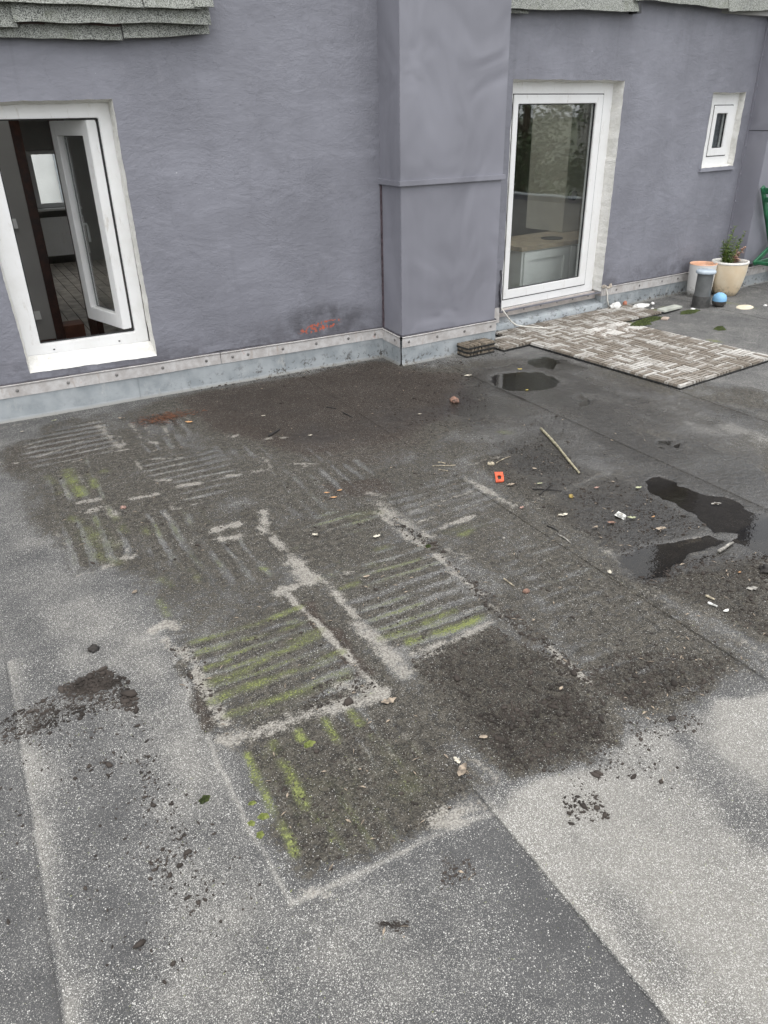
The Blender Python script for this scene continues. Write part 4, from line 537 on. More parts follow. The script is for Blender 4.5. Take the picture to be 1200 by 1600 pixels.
flashing(TR, 1.43, 3.44, .19, (.146, .118), (.228, .205), screws=(1.62, 1.98, 2.35, 2.62, 2.85, 3.1, 3.3), joints=(2.5,), lab='zinc flashing between the tall window and the right pier')
# stepped flashing below the tall window
fd = group_part('flashing', house, TR(.7, 0, 0)); fd['label'] = 'stepped zinc ledge and riveted strip below the tall window'
prof = [(-.12, .125), (-.085, .122), (-.02, .088), (0.0, .080), (.010, .070), (.010, .02), (.03, -.01)]; v = []; f = []
for i in range(15):
    s = -.28+1.71*i/14
    for o_, z in prof: v.append(TR(s, o_+.002*math.sin(i), z))
for i in range(14):
    for j in range(6): f.append((i*7+j, (i+1)*7+j, (i+1)*7+j+1, i*7+j+1))
mesh('zinc_ledge', v, f, ZINC, fd, True)
MB(TR).box(.02, 1.425, -.095, -.070, .118, .188, .004).build('clamp_strip', simple('pinkish_strip', (.52, .47, .435), .5, .15, 8, bump=.1), fd)
for s in (.20, .42, .64, .86, 1.08, 1.30):
    mm = MB(lambda a, b_, c: TR(s+a, -.069+c, .152+b_)); mm.lathe([(.010, 0), (.010, .002), (.005, .004), (.001, .0045)], 0, 0, 10); mm.build('screw', SCREW, fd)
MB(TR).box(-.28, .035, -.02, .012, .10, .232, .003).build('strip_end', STRIP, fd)
MB(TR).box(1.402, 1.47, -.115, .012, .148, .236, .003).build('strip_end', STRIP, fd); MB(TR).box(1.405, 1.45, -.12, .006, -.01, .146).build('side_sheet', ZINC, fd)
mm = MB(TR); mm.tube([(1.40+.14*i/9, .012+.01*math.sin(i*1.2), .232+.014*math.sin(i*.9)) for i in range(10)], [.014+.006*math.sin(i*2) for i in range(10)], 7); mm.build('mortar_dab', simple('dirty_mortar', (.42, .37, .31), .9, .3, 30, bump=.6), fd)

# right pier: side face and front face of the projecting wall end
px0 = TR(3.44, -.02, 0); pc = TR(3.445, .235, 0); pe = TR(5.0, .26, 0)
rp = group_part('wall_projection', house, (pc[0], pc[1], 0)); rp['label'] = 'projecting smooth wall end right of the little window'
v = []; f = []
prism('panel', [(px0[0], px0[1]), (pc[0], pc[1]), (pe[0], pe[1]), (pe[0], pe[1]+.5), (px0[0]+.05, px0[1]+.26)], .235, 4.3, CLAD, rp, .004)
MB(TR).box(3.425, 3.452, -.005, .016, .23, 3.2).build('edge_strip', CLAD, rp)
for k in range(9):
    z = .34+k*.27; mm = MB(lambda a, b_, c: TR(3.438+a, .016+c, z+b_)); mm.lathe([(.011, 0), (.009, .004), (.002, .006)], 0, 0, 9); mm.build('screw', CLAD, rp)
MB(TR).box(3.4405, 3.4448, .016, .2335, 1.560, 1.566).build('panel_joint', GASKET, rp)
def TQ(s, o, z): d = Vector((pe[0]-pc[0], pe[1]-pc[1])).normalized(); return (pc[0]+d.x*s+d.y*o, pc[1]+d.y*s-d.x*o, z)
flashing(TQ, -.01, 1.54, .19, (.12, .12), (.205, .205), screws=(.1, .4, .7), lab='zinc flashing under the right wall projection')
def TQL(s, o, z): return TR(3.443-o, s, z)
flashing(TQL, .0, .235, .19, (.12, .12), (.205, .205))

# eaves: steep felt roof with torn strips
def felt(T, s0, s1, zb, zt, ob, ot, seed, wav=.012, thick=.007, tilt=0., name='roof_shingle'):
    n = max(6, int((s1-s0)/.04)); v = []; f = []
    for i in range(n+1):
        t = i/n; s = s0+(s1-s0)*t; w = wav*(mnoise.noise(Vector((s*2.2, seed*4.1, 0)))+.5*mnoise.noise(Vector((s*9, seed*4.1, 3)))); cu = .012*mnoise.noise(Vector((s*3.1, seed*2.7, 9)))
        js = .012*mnoise.noise(Vector((1, seed*3., 5))) if i in (0, n) else 0
        pts = [(zb+w+tilt*t, ob+cu), ((zb*2+zt)/3+tilt*t, ob*.72+ot*.28+cu*.4), (zt+tilt*t, ot)]
        for k, (z, o) in enumerate(pts): v.append(T(s+js*(1-k*.6), o, z))
        for k, (z, o) in enumerate(pts): v.append(T(s+js*(1-k*.6), o-thick, z-.002))
    for i in range(n):
        a, b = i*6, i*6+6
        f += [(a, b, b+1, a+1), (a+1, b+1, b+2, a+2), (a+3, a+4, b+4, b+3), (a+4, a+5, b+5, b+4), (a, a+3, b+3, b)]
    f += [(0, 1, 4, 3), (1, 2, 5, 4)]; e = n*6; f += [(e, e+3, e+4, e+1), (e+1, e+4, e+5, e+2)]
    return mesh(name, v, f, SHINGLE, house)
felt(TL, -3, .81, 2.188, 2.34, .060, .02, 1); felt(TL, .75, 1.165, 2.178, 2.34, .066, .018, 2, .02, tilt=-.004); felt(TL, 1.172, 1.695, 2.196, 2.36, .062, .02, 3, .008, tilt=.03)
felt(TL, -3, .60, 2.225, 2.42, .085, .03, 4); felt(TL, .585, 1.70, 2.245, 2.44, .098, .035, 5, .014, tilt=.035)
felt(TL, -3, 1.30, 2.345, 2.75, .112, -.10, 6, .008); felt(TL, 1.305, 1.64, 2.345, 2.75, .118, -.10, 7, .010); felt(TL, 1.60, 1.72, 2.36, 2.75, .128, -.08, 9, .02)
MB(TL).box(-3, 1.66, -.5, .045, 2.25, 2.9).build('eave_board', BROWNWOOD, house)
felt(TR, -.14, 1.36, 2.445, 2.66, .10, .0, 11, .010, .010, tilt=.05); felt(TR, -.14, .12, 2.425, 2.6, .07, .0, 12, .008)
felt(TR, 1.30, 2.62, 2.572, 2.9, .10, -.02, 13, .016, .010, tilt=.0); felt(TR, 2.61, 3.47, 2.555, 2.9, .115, -.02, 14, .012, .010, tilt=.05)
MB(TR).box(1.352, 1.41, .0, .085, 2.485, 2.60, .01).build('felt_end', GASKET, house)
MB(TR).box(1.39, 3.46, -.1, .02, 2.66, 2.9).build('eave_board', BROWNWOOD, house)
# roof body above and behind
prism('roof', [(-6, 5.42), (2.85, 5.42), (2.85, 5.9), (-6, 5.9)], 3.0, 3.3, SHINGLE, house); prism('roof', [(.75, 5.9), (2.85, 5.9), (2.85, 8.2), (.75, 8.2)], 3.0, 3.3, SHINGLE, house); prism('roof', [(.75, 10.4), (2.85, 10.4), (2.85, 12.3), (.75, 12.3)], 3.0, 3.3, SHINGLE, house); prism('roof', [(2.1, 8.2), (2.85, 8.2), (2.85, 10.4), (2.1, 10.4)], 3.0, 3.3, SHINGLE, house); prism('roof', [(-6, 5.9), (-.6, 5.9), (-.6, 12.3), (-6, 12.3)], 3.0, 3.3, SHINGLE, house); prism('roof', [(-.6, 7.15), (.75, 7.15), (.75, 12.3), (-.6, 12.3)], 3.0, 3.3, SHINGLE, house)
prism('roof', [(2.85, 5.66), (4.15, 5.66), (4.15, 12.3), (2.85, 12.3)], 2.63, 2.74, SHINGLE, house); prism('roof', [(4.15, 7.45), (5.5, 7.45), (5.5, 12.3), (4.15, 12.3)], 2.63, 2.74, SHINGLE, house); prism('roof', [(4.15, 5.62), (5.5, 5.75), (5.5, 5.95), (4.15, 5.95)], 2.63, 2.74, SHINGLE, house)
prism('roof', [(5.5, 5.80), (13, 6.7), (13, 12.3), (5.5, 12.3)], 2.66, 2.95, SHINGLE, house); holed_wall('wall', TR, [(5.0, .2), (9, .2), (9, 2.9), (5.0, 2.9)], [], STUCCO)
for a in ((-.6, .75, 5.9, 7.15, 3.02), (.75, 2.1, 8.2, 10.4, 3.02), (4.15, 5.5, 5.95, 7.45, 2.66)):  # unseen roof windows, added to let daylight into the rooms below
    sk = group_part('added_roof_window', house, (a[0], a[2], a[4])); MB().box(a[0]-.02, a[1]+.02, a[2]-.02, a[3]+.02, a[4]+.02, a[4]+.028).build('pane', GLASS, sk)
    ring_frame('frame', lambda s, o, z: (s, z, a[4]+.1+o), 0, .05, (a[0]-.06, a[1]+.06, a[2]-.06, a[3]+.06), (a[0]+.04, a[1]-.04, a[2]+.04, a[3]-.04), PVC, sk)

# rooms behind the windows
MB().box(-3, 3.6, 5.62, 12.2, -.12, 0.0).build('room_floor', FLOORB, house)
for i in range(26): # boards with open joints, running away from the window
    x = -.4+i*.115; MB().box(x, x+.110, 5.62, 7.28, .0, .012, .001).build('floor_board', FLOORB, house)
for i in range(14): x = .6+i*.115; MB().box(x, x+.110, 7.32, 11.9, .0, .012, .001).build('floor_board', FLOORB, house)
for a in ((-3, -.6, 5.5, 12.3), (-.6, .75, 5.5, 5.9), (-.6, .75, 7.15, 12.3), (.75, 4.15, 5.5, 8.2), (2.1, 4.15, 8.2, 10.4), (.75, 4.15, 10.4, 12.3), (4.15, 5.5, 5.62, 5.95), (4.15, 5.5, 7.45, 12.3), (5.5, 13, 5.75, 12.3)): MB().box(*a, 2.55, 2.62).build('ceiling', INWALL, house)
MB().box(-3, -2.9, 5.5, 12.2, 0, 2.6).build('partition', INWALL, house); MB().box(3.5, 3.6, 5.62, 12.2, -.1, 2.6).build('partition', INWALL, house)
pw = MB().box(-2.9, .615, 7.3, 7.4, 0, 2.6).build('partition', INWALL, house); MB().box(1.62, 3.5, 7.3, 7.4, 0, 2.6).build('partition', INWALL, house); MB().box(.615, 1.62, 7.3, 7.4, 2.0, 2.6).build('partition', INWALL, house)
df = group_part('door_frame', house, (.65, 7.3, 0)); df['label'] = 'dark red wooden door frame inside the room'
MB().box(.615, .69, 7.27, 7.43, 0, 2.05).build('jamb', BROWNWOOD, df); MB().box(1.55, 1.62, 7.27, 7.43, 0, 2.05).build('jamb', BROWNWOOD, df)
MB().box(.69, .86, 7.23, 7.43, 0, .16).build('plinth', simple('red_brown_box', (.12, .045, .025), .5, .2, 8), df)
MB().box(.905, .955, 6.75, 7.27, .03, 2.0).build('door_leaf', BROWNWOOD, df)
sw = MB().box(.44, .51, 7.288, 7.302, .99, 1.065, .004).build('light_switch', PVC, house); so = MB().box(.46, .53, 7.288, 7.302, .232, .305, .004).build('wall_socket', PVC, house)
MB().box(-2.9, .61, 7.285, 7.3, 0.012, .05).build('skirting', BROWNWOOD, house)
# far wall with window
for a in ((-2.9, 1.14, 0, 2.6), (1.66, 3.5, 0, 2.6), (1.14, 1.66, 0, .73), (1.14, 1.66, 1.45, 2.6)): MB().box(a[0], a[1], 12.0, 12.2, a[2], a[3]).build('far_wall', INWALL, house)
fw = group_part('window', house, (1.4, 12, .73)); fw['label'] = 'bright far window seen through the open one'
def TF(s, o, z): return (s, 12.0-o, z)
ring_frame('frame', TF, -.02, -.08, (1.14, 1.66, .73, 1.45), (1.20, 1.60, .79, 1.40), PVC, fw); MB(TF).box(1.195, 1.605, -.055, -.05, .785, 1.405).build('pane', GLASS, fw)
MB(TF).box(1.10, 1.70, .0, .12, .70, .728).build('sill', PVC, fw)
rad = thing('radiator', (1.4, 11.9, .1), 'white panel radiator under the far window seen through the open window', 'radiator')
MB().box(1.08, 1.70, 11.86, 11.90, .12, .62, .008).build('panel', PVC, rad)
for i in range(14): MB().box(1.10+i*.042, 1.118+i*.042, 11.852, 11.862, .15, .59, .003).build('rib', PVC, rad)
nb = MB().box(-6, 9, 20, 20.4, -4.4, 6).build('neighbour_wall', simple('white_render', (.75, .75, .74), .9, .05, 2)); tag(nb, 'white rendered wall outside the far window with a drainpipe', 'wall')
dp = MB().tube([(2.50, 19.93, -4), (2.50, 19.93, 6)], .06, 12).build('drainpipe', simple('grey_pipe', (.3, .32, .34), .4), nb)

# kitchen
MB().box(3.7, 12.9, 5.75, 9.2, -.25, -.2).build('room_floor', FLOORB, house)
CREAM = simple('cream_paint', (.52, .49, .42), .8, .06, 3, bump=.05)
MB().box(3.62, 12.9, 9.2, 9.3, -.2, 2.6).build('partition', CREAM, house); MB().box(3.62, 3.7, 5.62, 9.2, -.2, 2.6).build('partition', CREAM, house); MB().box(8.3, 8.4, 6.1, 9.2, -.2, 2.6).build('partition', CREAM, house)
cab = thing('kitchen_cabinet', TR(1.3, -.7, -.2), 'white panelled kitchen cabinet with wooden worktop behind the tall window', 'cabinet')
WHITEC = simple('cabinet_white', (.80, .80, .78), .4, .04, 5, bump=0); WORKTOP = simple('wooden_worktop', (.40, .32, .225), .4, .2, 10)
MB(TR).box(.80, 2.6, -1.1, -.52, -.2, .575).build('carcass', WHITEC, cab); MB(TR).box(.76, 2.62, -1.12, -.485, .575, .615, .003).build('worktop', WORKTOP, cab)
ring_frame('cabinet_door', TR, -.498, -.519, (.82, 1.46, .0, .56), (.90, 1.38, .08, .48), WHITEC, cab, .003); ring_frame('cabinet_door', TR, -.498, -.519, (1.48, 2.12, .0, .56), (1.56, 2.04, .08, .48), WHITEC, cab, .003)
hb = MB(TR).lathe([(.001, .616), (.11, .616), (.115, .622), (.10, .624), (.001, .620)], 1.42, -.72, 24).build('hob_plate', GASKET); tag(hb, 'dark round plate lying on the wooden worktop', 'plate')
tc_ = thing('tall_cabinet', TR(2.0, -1.3, 0), 'tall cream cabinet with a dark knob behind the tall window', 'cabinet')
MB(TR).box(1.82, 2.5, -1.5, -.95, .616, 2.2).build('body', CREAM, tc_); mm = MB(lambda a, b_, c: TR(1.90+a, -.95+c, .985+b_)); mm.lathe([(.001, .05), (.05, .05), (.045, .0)], 0, 0, 20); mm.build('knob', GASKET, tc_)
sh = MB(TR).box(.2, 2.4, -2.6, -2.3, .99, 1.01).build('shelf', PVC); tag(sh, 'long white shelf at the back of the kitchen', 'shelf')
for i, (s, hh, mt, lb) in enumerate(((2.02, .17, PVC, 'left white jar on the kitchen shelf'), (2.13, .17, PVC, 'right white jar on the kitchen shelf'), (2.26, .15, GASKET, 'black canister on the kitchen shelf'))):
    o = MB(TR).lathe([(.001, 1.011), (.04, 1.011), (.042, 1.011+hh*.8), (.03, 1.011+hh), (.001, 1.011+hh)], s, -2.42, 16).build('jar', mt); tag(o, lb, 'jar')

# ------------------------------------------------------------------ wooden click tiles in front of the tall window
MA = R(6.3); MO = (4.269, 3.471); PT = .2985
mat_root = thing('deck_mat', (MO[0], MO[1], 0), 'weathered wooden click tiles laid as a mat before the tall window', 'deck mat')
mat_root.rotation_euler = (0, 0, MA)
def box_me(name, lx, ly, lz, ins, mat):
    m = MB().box(-lx/2, lx/2, -ly/2, ly/2, 0, lz, ins); me = bpy.data.meshes.new(name); me.from_pydata(m.v, [], m.f); me.update(); me.materials.append(mat); return me
BL = PT/2
slat_me = box_me('slat', BL-.010, BL/4-.0085, .017, .0018, SLAT)
SLATD = simple('damp_old_wood', (.165, .135, .10), .75, .45, 26, bump=.4, rnd=True); slat_dark = box_me('slat', BL-.010, BL/4-.0085, .017, .0018, SLATD)
def base_mesh(w, d):
    m = MB().box(-w/2+.001, w/2-.001, -d/2+.001, d/2-.001, .006, .0135)
    for i in range(9):
        x = -w/2+.012+i*(w-.03)/8
        for y in (-d/2+.001, d/2-.013): m.box(x, x+.012, y, y+.012, 0, .006)
    for i in range(9):
        y = -d/2+.012+i*(d-.03)/8
        for x in (-w/2+.001, w/2-.013): m.box(x, x+.012, y, y+.012, 0, .006)
    me = bpy.data.meshes.new('base_grid'); me.from_pydata(m.v, [], m.f); me.update(); me.materials.append(RUBBER); return me
base_full = base_mesh(PT, PT); base_half = base_mesh(PT, BL)
def parent_plain(o, p): o.parent = p
def tile(root, i, j, half=False, split=True, z=0., flipk=0):
    t = bpy.data.objects.new('tile', base_half if half else base_full); COL.objects.link(t); parent_plain(t, root)
    t.location = ((i+.5)*PT+random.uniform(-.0012, .0012), (j+(.25 if half else .5))*PT+random.uniform(-.0012, .0012), z+.001+random.uniform(0, .002)); t.rotation_euler = (random.uniform(-.004, .004), random.uniform(-.004, .004), random.uniform(-.006, .006))
    acc = MB()
    for bx in (0, 1):
        for by in ((0,) if half else (0, 1)):
            along = (bx+by+i*0+flipk) % 2 == 0
            cx = (bx-.5)*BL; cy = 0 if half else (by-.5)*BL
            for k in range(4):
                o = (k-1.5)*BL/4
                if split:
                    s = bpy.data.objects.new('slat', slat_me); COL.objects.link(s); s.parent = t
                    s.location = (cx+(0 if along else o), cy+(o if along else 0), .0136+random.uniform(0, .002)); s.rotation_euler = (0, 0, (0 if along else math.pi/2)+random.choice((0, math.pi))+random.uniform(-.012, .012))
                else:
                    lx, ly = (BL-.005, BL/4-.0085) if along else (BL/4-.0085, BL-.005); x, y = cx+(0 if along else o), cy+(o if along else 0); acc.box(x-lx/2, x+lx/2, y-ly/2, y+ly/2, .0136, .0306+random.uniform(0, .002), .0016)
    if not split:
        me = bpy.data.meshes.new('slats'); me.from_pydata(acc.v, [], acc.f); me.update(); me.materials.append(SLAT2); s = bpy.data.objects.new('slats', me); COL.objects.link(s); s.parent = t; s['kind'] = 'stuff'
    return t
def mat_slat_joined():
    k = NT('weathered_slats_far'); a = k.noise(40, 5, .7); b = k.noise(9, 5, .7)
    c = k.mix(k.ramp(a, .3, .7), (.15, .125, .10), (.30, .26, .215)); c = k.mix(k.ramp(k.math('ADD', b, k.math('MULTIPLY', a, .4)), .62, .78), c, (.60, .58, .54)); k.P('Base Color', c); k.P('Roughness', .75); return k.m
SLAT2 = mat_slat_joined()
cells = [(i, j) for j in range(5) for i in range(4)]
for n_, (i, j) in enumerate(cells): tile(mat_root, i, j, split=(n_ < 18))
strip_root = thing('deck_strip', (MO[0], MO[1], 0), 'weathered wooden click tiles in a row along the foot of the tall window', 'deck strip'); strip_root.rotation_euler = (0, 0, MA)
for i in range(-1, 6): tile(strip_root, i, 5, flipk=i % 2*0)
for i in range(0, 6): tile(strip_root, i, 6, half=True)
# half-sunken tile missing its slats: moss shows in the notch
def loc3(px, py, dz=0): return (px, py, gz(px, py)+dz)

# stack of old tile pieces against the pier
for n_, (dx, dy, rz, z, w, lb) in enumerate(((3.44, 5.005, .08, .002, (0, .30), 'bottom black-edged deck piece of the small stack by the clad pier'), (3.445, 5.0, .10, .036, (0, .30), 'middle deck piece of the small stack by the clad pier'), (3.44, 4.995, .12, .070, (0, .30), 'top slatted deck piece of the small stack by the clad pier'))):
    st = thing('deck_tile', (dx, dy, z), lb, 'deck tile', 'stacked deck pieces'); st.rotation_euler = (0, 0, rz)
    b_ = bpy.data.objects.new('base', base_half); COL.objects.link(b_); b_.parent = st; b_.location = (.15, 0, 0)
    for bx in (0, 1):
        for k in range(4):
            s = bpy.data.objects.new('slat', slat_dark); COL.objects.link(s); s.parent = st; o = (k-1.5)*BL/4
            s.location = (.15+(bx-.5)*BL+(o if bx == 0 else 0), 0 if bx == 0 else o, .0136+random.uniform(0, .002)); s.rotation_euler = (0, 0, math.pi/2 if bx == 0 else 0)
# broken plaster, slab and small rubble at the far mat corner
def rock(name, c, sx, sy, sz, mat, seed, sub=2, rough=.35, rz=0., parent=None):
    bm = bmesh.new(); bmesh.ops.create_icosphere(bm, subdivisions=sub, radius=1)
    for v in bm.verts:
        p = v.co.copy(); d = 1+rough*mnoise.noise(p*1.7+Vector((seed*5.3, seed, 0)))+rough*.4*mnoise.noise(p*4+Vector((seed, 0, seed*2.2)))
        v.co = Vector((p.x*d*sx, p.y*d*sy, max(-.35, p.z*d)*sz))
    bmesh.ops.rotate(bm, verts=bm.verts, cent=(0, 0, 0), matrix=Matrix.Rotation(rz, 3, 'Z'))
    me = bpy.data.meshes.new(name); bm.to_mesh(me); bm.free(); o = link(name, me, mat, parent, True); o.location = c; return o
CHALK = simple('chalky_plaster', (.72, .71, .68), .9, .12, 20, bump=.6, rnd=True); BRICKR = simple('brick_chip', (.40, .17, .11), .9, .2, 20, bump=.5)
MZ = .034
def mp(u, v_): return (MO[0]+u*math.cos(MA)-v_*math.sin(MA), MO[1]+u*math.sin(MA)+v_*math.cos(MA))
for (u, v_, a, b, c_, rz, mt, lb, cat) in ((1.60, 1.90, .075, .042, .035, .2, CHALK, 'white plaster lump nearest the stepped flashing on the deck', 'rubble'), (1.76, 1.92, .024, .02, .03, .0, BRICKR, 'small red brick chip between two white plaster lumps', 'rubble'),
                                        (1.84, 1.78, .105, .055, .026, .1, CHALK, 'largest flat white plaster lump at the far right deck corner', 'rubble'), (2.02, 1.78, .02, .016, .016, .4, CHALK, 'tiny white plaster crumb right of the largest lump', 'rubble')):
    x, y = mp(u, v_); o = rock('rubble', (x, y, MZ+.008 if u < 1.78 else MZ-.004), a, b, c_, mt, u*7, 3, .3, rz); tag(o, lb, cat)
x, y = mp(1.98, 1.54); sl = MB().box(-.17, .15, -.045, .045, .0, .018, .002); o = sl.build('cement_board', simple('grey_board', (.40, .41, .36), .85, .15, 14, bump=.3)); o.location = (x, y, .022); o.rotation_euler = (.04, .02, .20); tag(o, 'pale grey cement board offcut at the right end of the deck', 'board')
x, y = mp(1.66, 1.36); o = MB().box(-.045, .045, -.03, .03, 0, .012, .002).build('tile_chip', simple('pinkish_tile', (.42, .34, .28), .8, .15, 14)); o.location = (x, y, .006); o.rotation_euler = (0, 0, .5); tag(o, 'small pinkish tile chip in the moss beside the deck', 'tile chip')

# moss: cushions made of many small leafy tufts
def moss_mat(name, a, b):
    k = NT(name); n_ = k.noise(90, 4); k.P('Base Color', k.mix(k.ramp(n_, .35, .65), a, b)); k.P('Roughness', .9); return k.m
MOSS_D = moss_mat('dark_moss', (.03, .042, .012), (.085, .11, .03)); MOSS_L = moss_mat('lime_moss', (.17, .21, .05), (.40, .44, .15))
def tuft_mesh(rx, ry, h, n, seed, blade=.006):
    rs = random.Random(seed); v = []; f = []
    for _ in range(n):
        r_ = math.sqrt(rs.random()); a = rs.random()*6.283; w = 1+.18*math.sin(a*2+seed)+.14*math.sin(a*5+seed*2)
        x, y = r_*rx*math.cos(a)*w, r_*ry*math.sin(a)*w; z = h*(1-r_*r_)*(.5+.5*rs.random()); s = blade*(.6+.8*rs.random()); b = rs.random()*6.283; t = rs.uniform(.2, .9); i = len(v)
        v += [(x+s*math.cos(b), y+s*math.sin(b), z), (x+s*.5*math.cos(b+2.1), y+s*.5*math.sin(b+2.1), z-.002), (x+s*.5*math.cos(b-2.1), y+s*.5*math.sin(b-2.1), z-.002), (x, y, z+s*t)]; f += [(i, i+1, i+3), (i+1, i+2, i+3), (i+2, i, i+3)]
    i = len(v); k = 10
    for a in range(k): v.append((rx*.9*math.cos(a/k*6.283), ry*.9*math.sin(a/k*6.283), -.002))
    v.append((0, 0, h*.55)); f += [(i+a, i+(a+1) % k, i+k) for a in range(k)]
    return v, f
for n_, (p, w, kk, lb) in enumerate(MOSSC):
    v, f = tuft_mesh(w*.5, w*.42, w*.34, 900, n_, w*.045); o = mesh('moss_cushion', v, f, MOSS_L if kk == 'lime' else MOSS_D); o.location = loc3(*p); tag(o, lb, 'moss', 'moss cushions')
u_, v_ = mp(1.50, 1.42)
for n_, (u, w_, rx, ry, h, lb) in enumerate(((1.50, 1.42, .20, .05, .03, 'dark mossy strip filling the notch at the far right of the deck'), (1.22, 1.30, .10, .055, .038, 'dark moss pad growing on the deck where a tile end is missing'), (1.72, .82, .055, .04, .03, 'moss tuft on bare roofing right of the deck'), (2.1, 1.40, .16, .05, .012, 'thin moss along the edge of the grey cement board'))):
    x, y = mp(u, w_); v, f = tuft_mesh(rx, ry, h, 900 if rx > .08 else 300, 40+n_, .009); o = mesh('moss_patch', v, f, MOSS_D); o.location = (x, y, .034 if n_ == 1 else gz(x, y)); o.rotation_euler = (0, 0, MA); tag(o, lb, 'moss')

# ------------------------------------------------------------------ pots, vent pipe and odds by the right wall
def mat_pot(name, a, b, chip):
    k = NT(name); n_ = k.noise(5, 5, .6); c = k.mix(k.ramp(n_, .35, .7), a, b); sx, sy, sz = k.sep(k.tc.outputs['Object'])
    low = k.math('MULTIPLY', k.ramp(sz, .16, .0), k.ramp(k.noise(26, 5, .7), .5, .6), True); c = k.mix(low, c, chip); c = k.mix(k.ramp(k.noise(40, 5, .7), .66, .72, 0, .8), c, chip)
    k.P('Base Color', c); k.P('Roughness', .55); k.P('Normal', k.bump(n_, .2, .01)); return k.m
TERRA = simple('terracotta', (.62, .36, .235), .85, .12, 10); WHITEPOT = mat_pot('white_pot_paint', (.66, .65, .62), (.74, .73, .70), (.30, .27, .23)); OCHRE = mat_pot('cream_glaze', (.66, .53, .36), (.74, .65, .50), (.33, .28, .19))
p1 = thing('plant_pot', (6.86, 5.56, 0), 'white cylindrical pot with bare terracotta rim and white filling', 'pot')
m = MB(); m.lathe([(.112, .002), (.118, .0), (.125, .08), (.135, .315), (.137, .33)], 6.86, 5.56, 36, .006); m.build('outer_wall', WHITEPOT, p1, True)
m = MB(); m.lathe([(.137, .33), (.136, .338), (.128, .338), (.124, .325), (.118, .25)], 6.86, 5.56, 36, .006); m.build('rim', TERRA, p1, True)
o = rock('filling', (6.86, 5.56, .272), .116, .116, .04, CHALK, 3.3, 3, .25); o.parent = p1; o.matrix_parent_inverse = Matrix.Translation(-p1.location)
p2c = (7.15, 5.46)
p2 = thing('plant_pot', (*p2c, 0), 'rounded cream glazed pot with a scraggly weed growing in it', 'pot')
m = MB(); m.lathe([(.09, .004), (.112, .0), (.135, .05), (.162, .15), (.176, .25), (.180, .325)], *p2c, 40, .006); m.build('bowl', OCHRE, p2, True)
m = MB(); m.lathe([(.180, .325), (.185, .33), (.184, .348), (.170, .350), (.162, .33), (.155, .27)], *p2c, 40, .006); m.build('rim', simple('white_rim', (.72, .70, .65), .6, .1, 20), p2, True)
m = MB(); m.lathe([(.158, .285), (.10, .292), (.001, .298)], *p2c, 24); m.build('soil', simple('pot_soil', (.10, .08, .06), .95, .3, 40, bump=.8), p2, True)
def weed(c, z0, stems, lab, name='potted_weed'):
    pl = thing(name, (c[0], c[1], z0), lab, 'plant'); rs = random.Random(5)
    GREEN = simple('weed_leaf', (.16, .24, .055), .6, .3, 30, rnd=True); DRY = simple('dry_flower', (.52, .34, .26), .8, .2, 30); STEM = simple('weed_stem', (.20, .22, .08), .7, .2, 30)
    for (dx, dy, h, lx, ly, dry) in stems:
        pts = [(c[0]+dx+lx*t*t+.006*math.sin(t*9), c[1]+dy+ly*t*t, z0+h*t) for t in [i/8 for i in range(9)]]
        MB().tube(pts, [.005*(1-.7*i/8) for i in range(9)], 5).build('stem', STEM if not dry else DRY, pl)
        v = []; f = []
        for q in range(int(h*300)):
            t = rs.uniform(.12, 1); k = min(7, int(t*8)); P_ = Vector(pts[k]).lerp(Vector(pts[k+1]), t*8-k); a = rs.random()*6.283; L = rs.uniform(.03, .07)*(1.15-t*.6); up = rs.uniform(.1, .9)
            d = Vector((math.cos(a), math.sin(a), up)).normalized(); sd_ = d.cross(Vector((0, 0, 1))).normalized()*L*(.20 if not dry else .42); i = len(v)
            v += [tuple(P_), tuple(P_+d*L*.5+sd_), tuple(P_+d*L-Vector((0, 0, L*.15))), tuple(P_+d*L*.5-sd_)]; f.append((i, i+1, i+2, i+3))
        mesh('leaves', v, f, DRY if dry else GREEN, pl)
    return pl
weed(p2c, .29, [(-.06, .02, .40, .05, .0, False), (-.03, .0, .30, .08, .03, False), (-.09, .0, .33, -.03, -.03, False), (-.07, .0, .28, -.06, .02, False), (-.05, -.03, .22, .02, -.05, False), (-.08, .03, .25, -.02, .03, False), (.06, .01, .34, .10, .0, False), (.04, -.02, .17, -.03, -.02, True), (.07, .0, .18, .09, -.02, True), (-.02, .02, .15, .0, .04, False)], 'scraggly green weed with dry pink heads in the cream pot')
pv = thing('vent_pipe', (6.475, 5.20, 0), 'dark grey vent pipe with pale blue cap beside the white pot', 'vent pipe'); c = (6.475, 5.20)
PIPE = mat_pot('grey_plastic_pipe', (.095, .10, .10), (.14, .145, .142), (.045, .042, .038))
MB().lathe([(.090, 0), (.088, .01), (.086, .02), (.086, .10), (.080, .112)], *c, 28).build('collar', simple('black_collar', (.04, .039, .036), .6, .3, 30, bump=.4), pv, True); MB().lathe([(.078, .11), (.075, .33)], *c, 28).build('pipe', PIPE, pv, True)
MB().lathe([(.076, .325), (.092, .328), (.096, .334), (.094, .352), (.084, .360), (.001, .364)], *c, 28).build('cap', simple('pale_blue_plastic', (.42, .48, .53), .45, .1, 12), pv, True)
bc = (6.62, 5.10)
bl = thing('toy_ball', (*bc, 0), 'blue topped dark round cap lying beside the vent pipe', 'ball')
MB().lathe([(.001, .0), (.045, .006), (.066, .035), (.068, .060)], *bc, 24).build('lower_half', simple('dark_half', (.07, .062, .055), .6, .3, 30), bl, True); MB().lathe([(.068, .060), (.069, .085), (.058, .115), (.030, .135), (.001, .140)], *bc, 24).build('upper_half', simple('sky_blue', (.20, .42, .64), .5, .1, 10), bl, True)
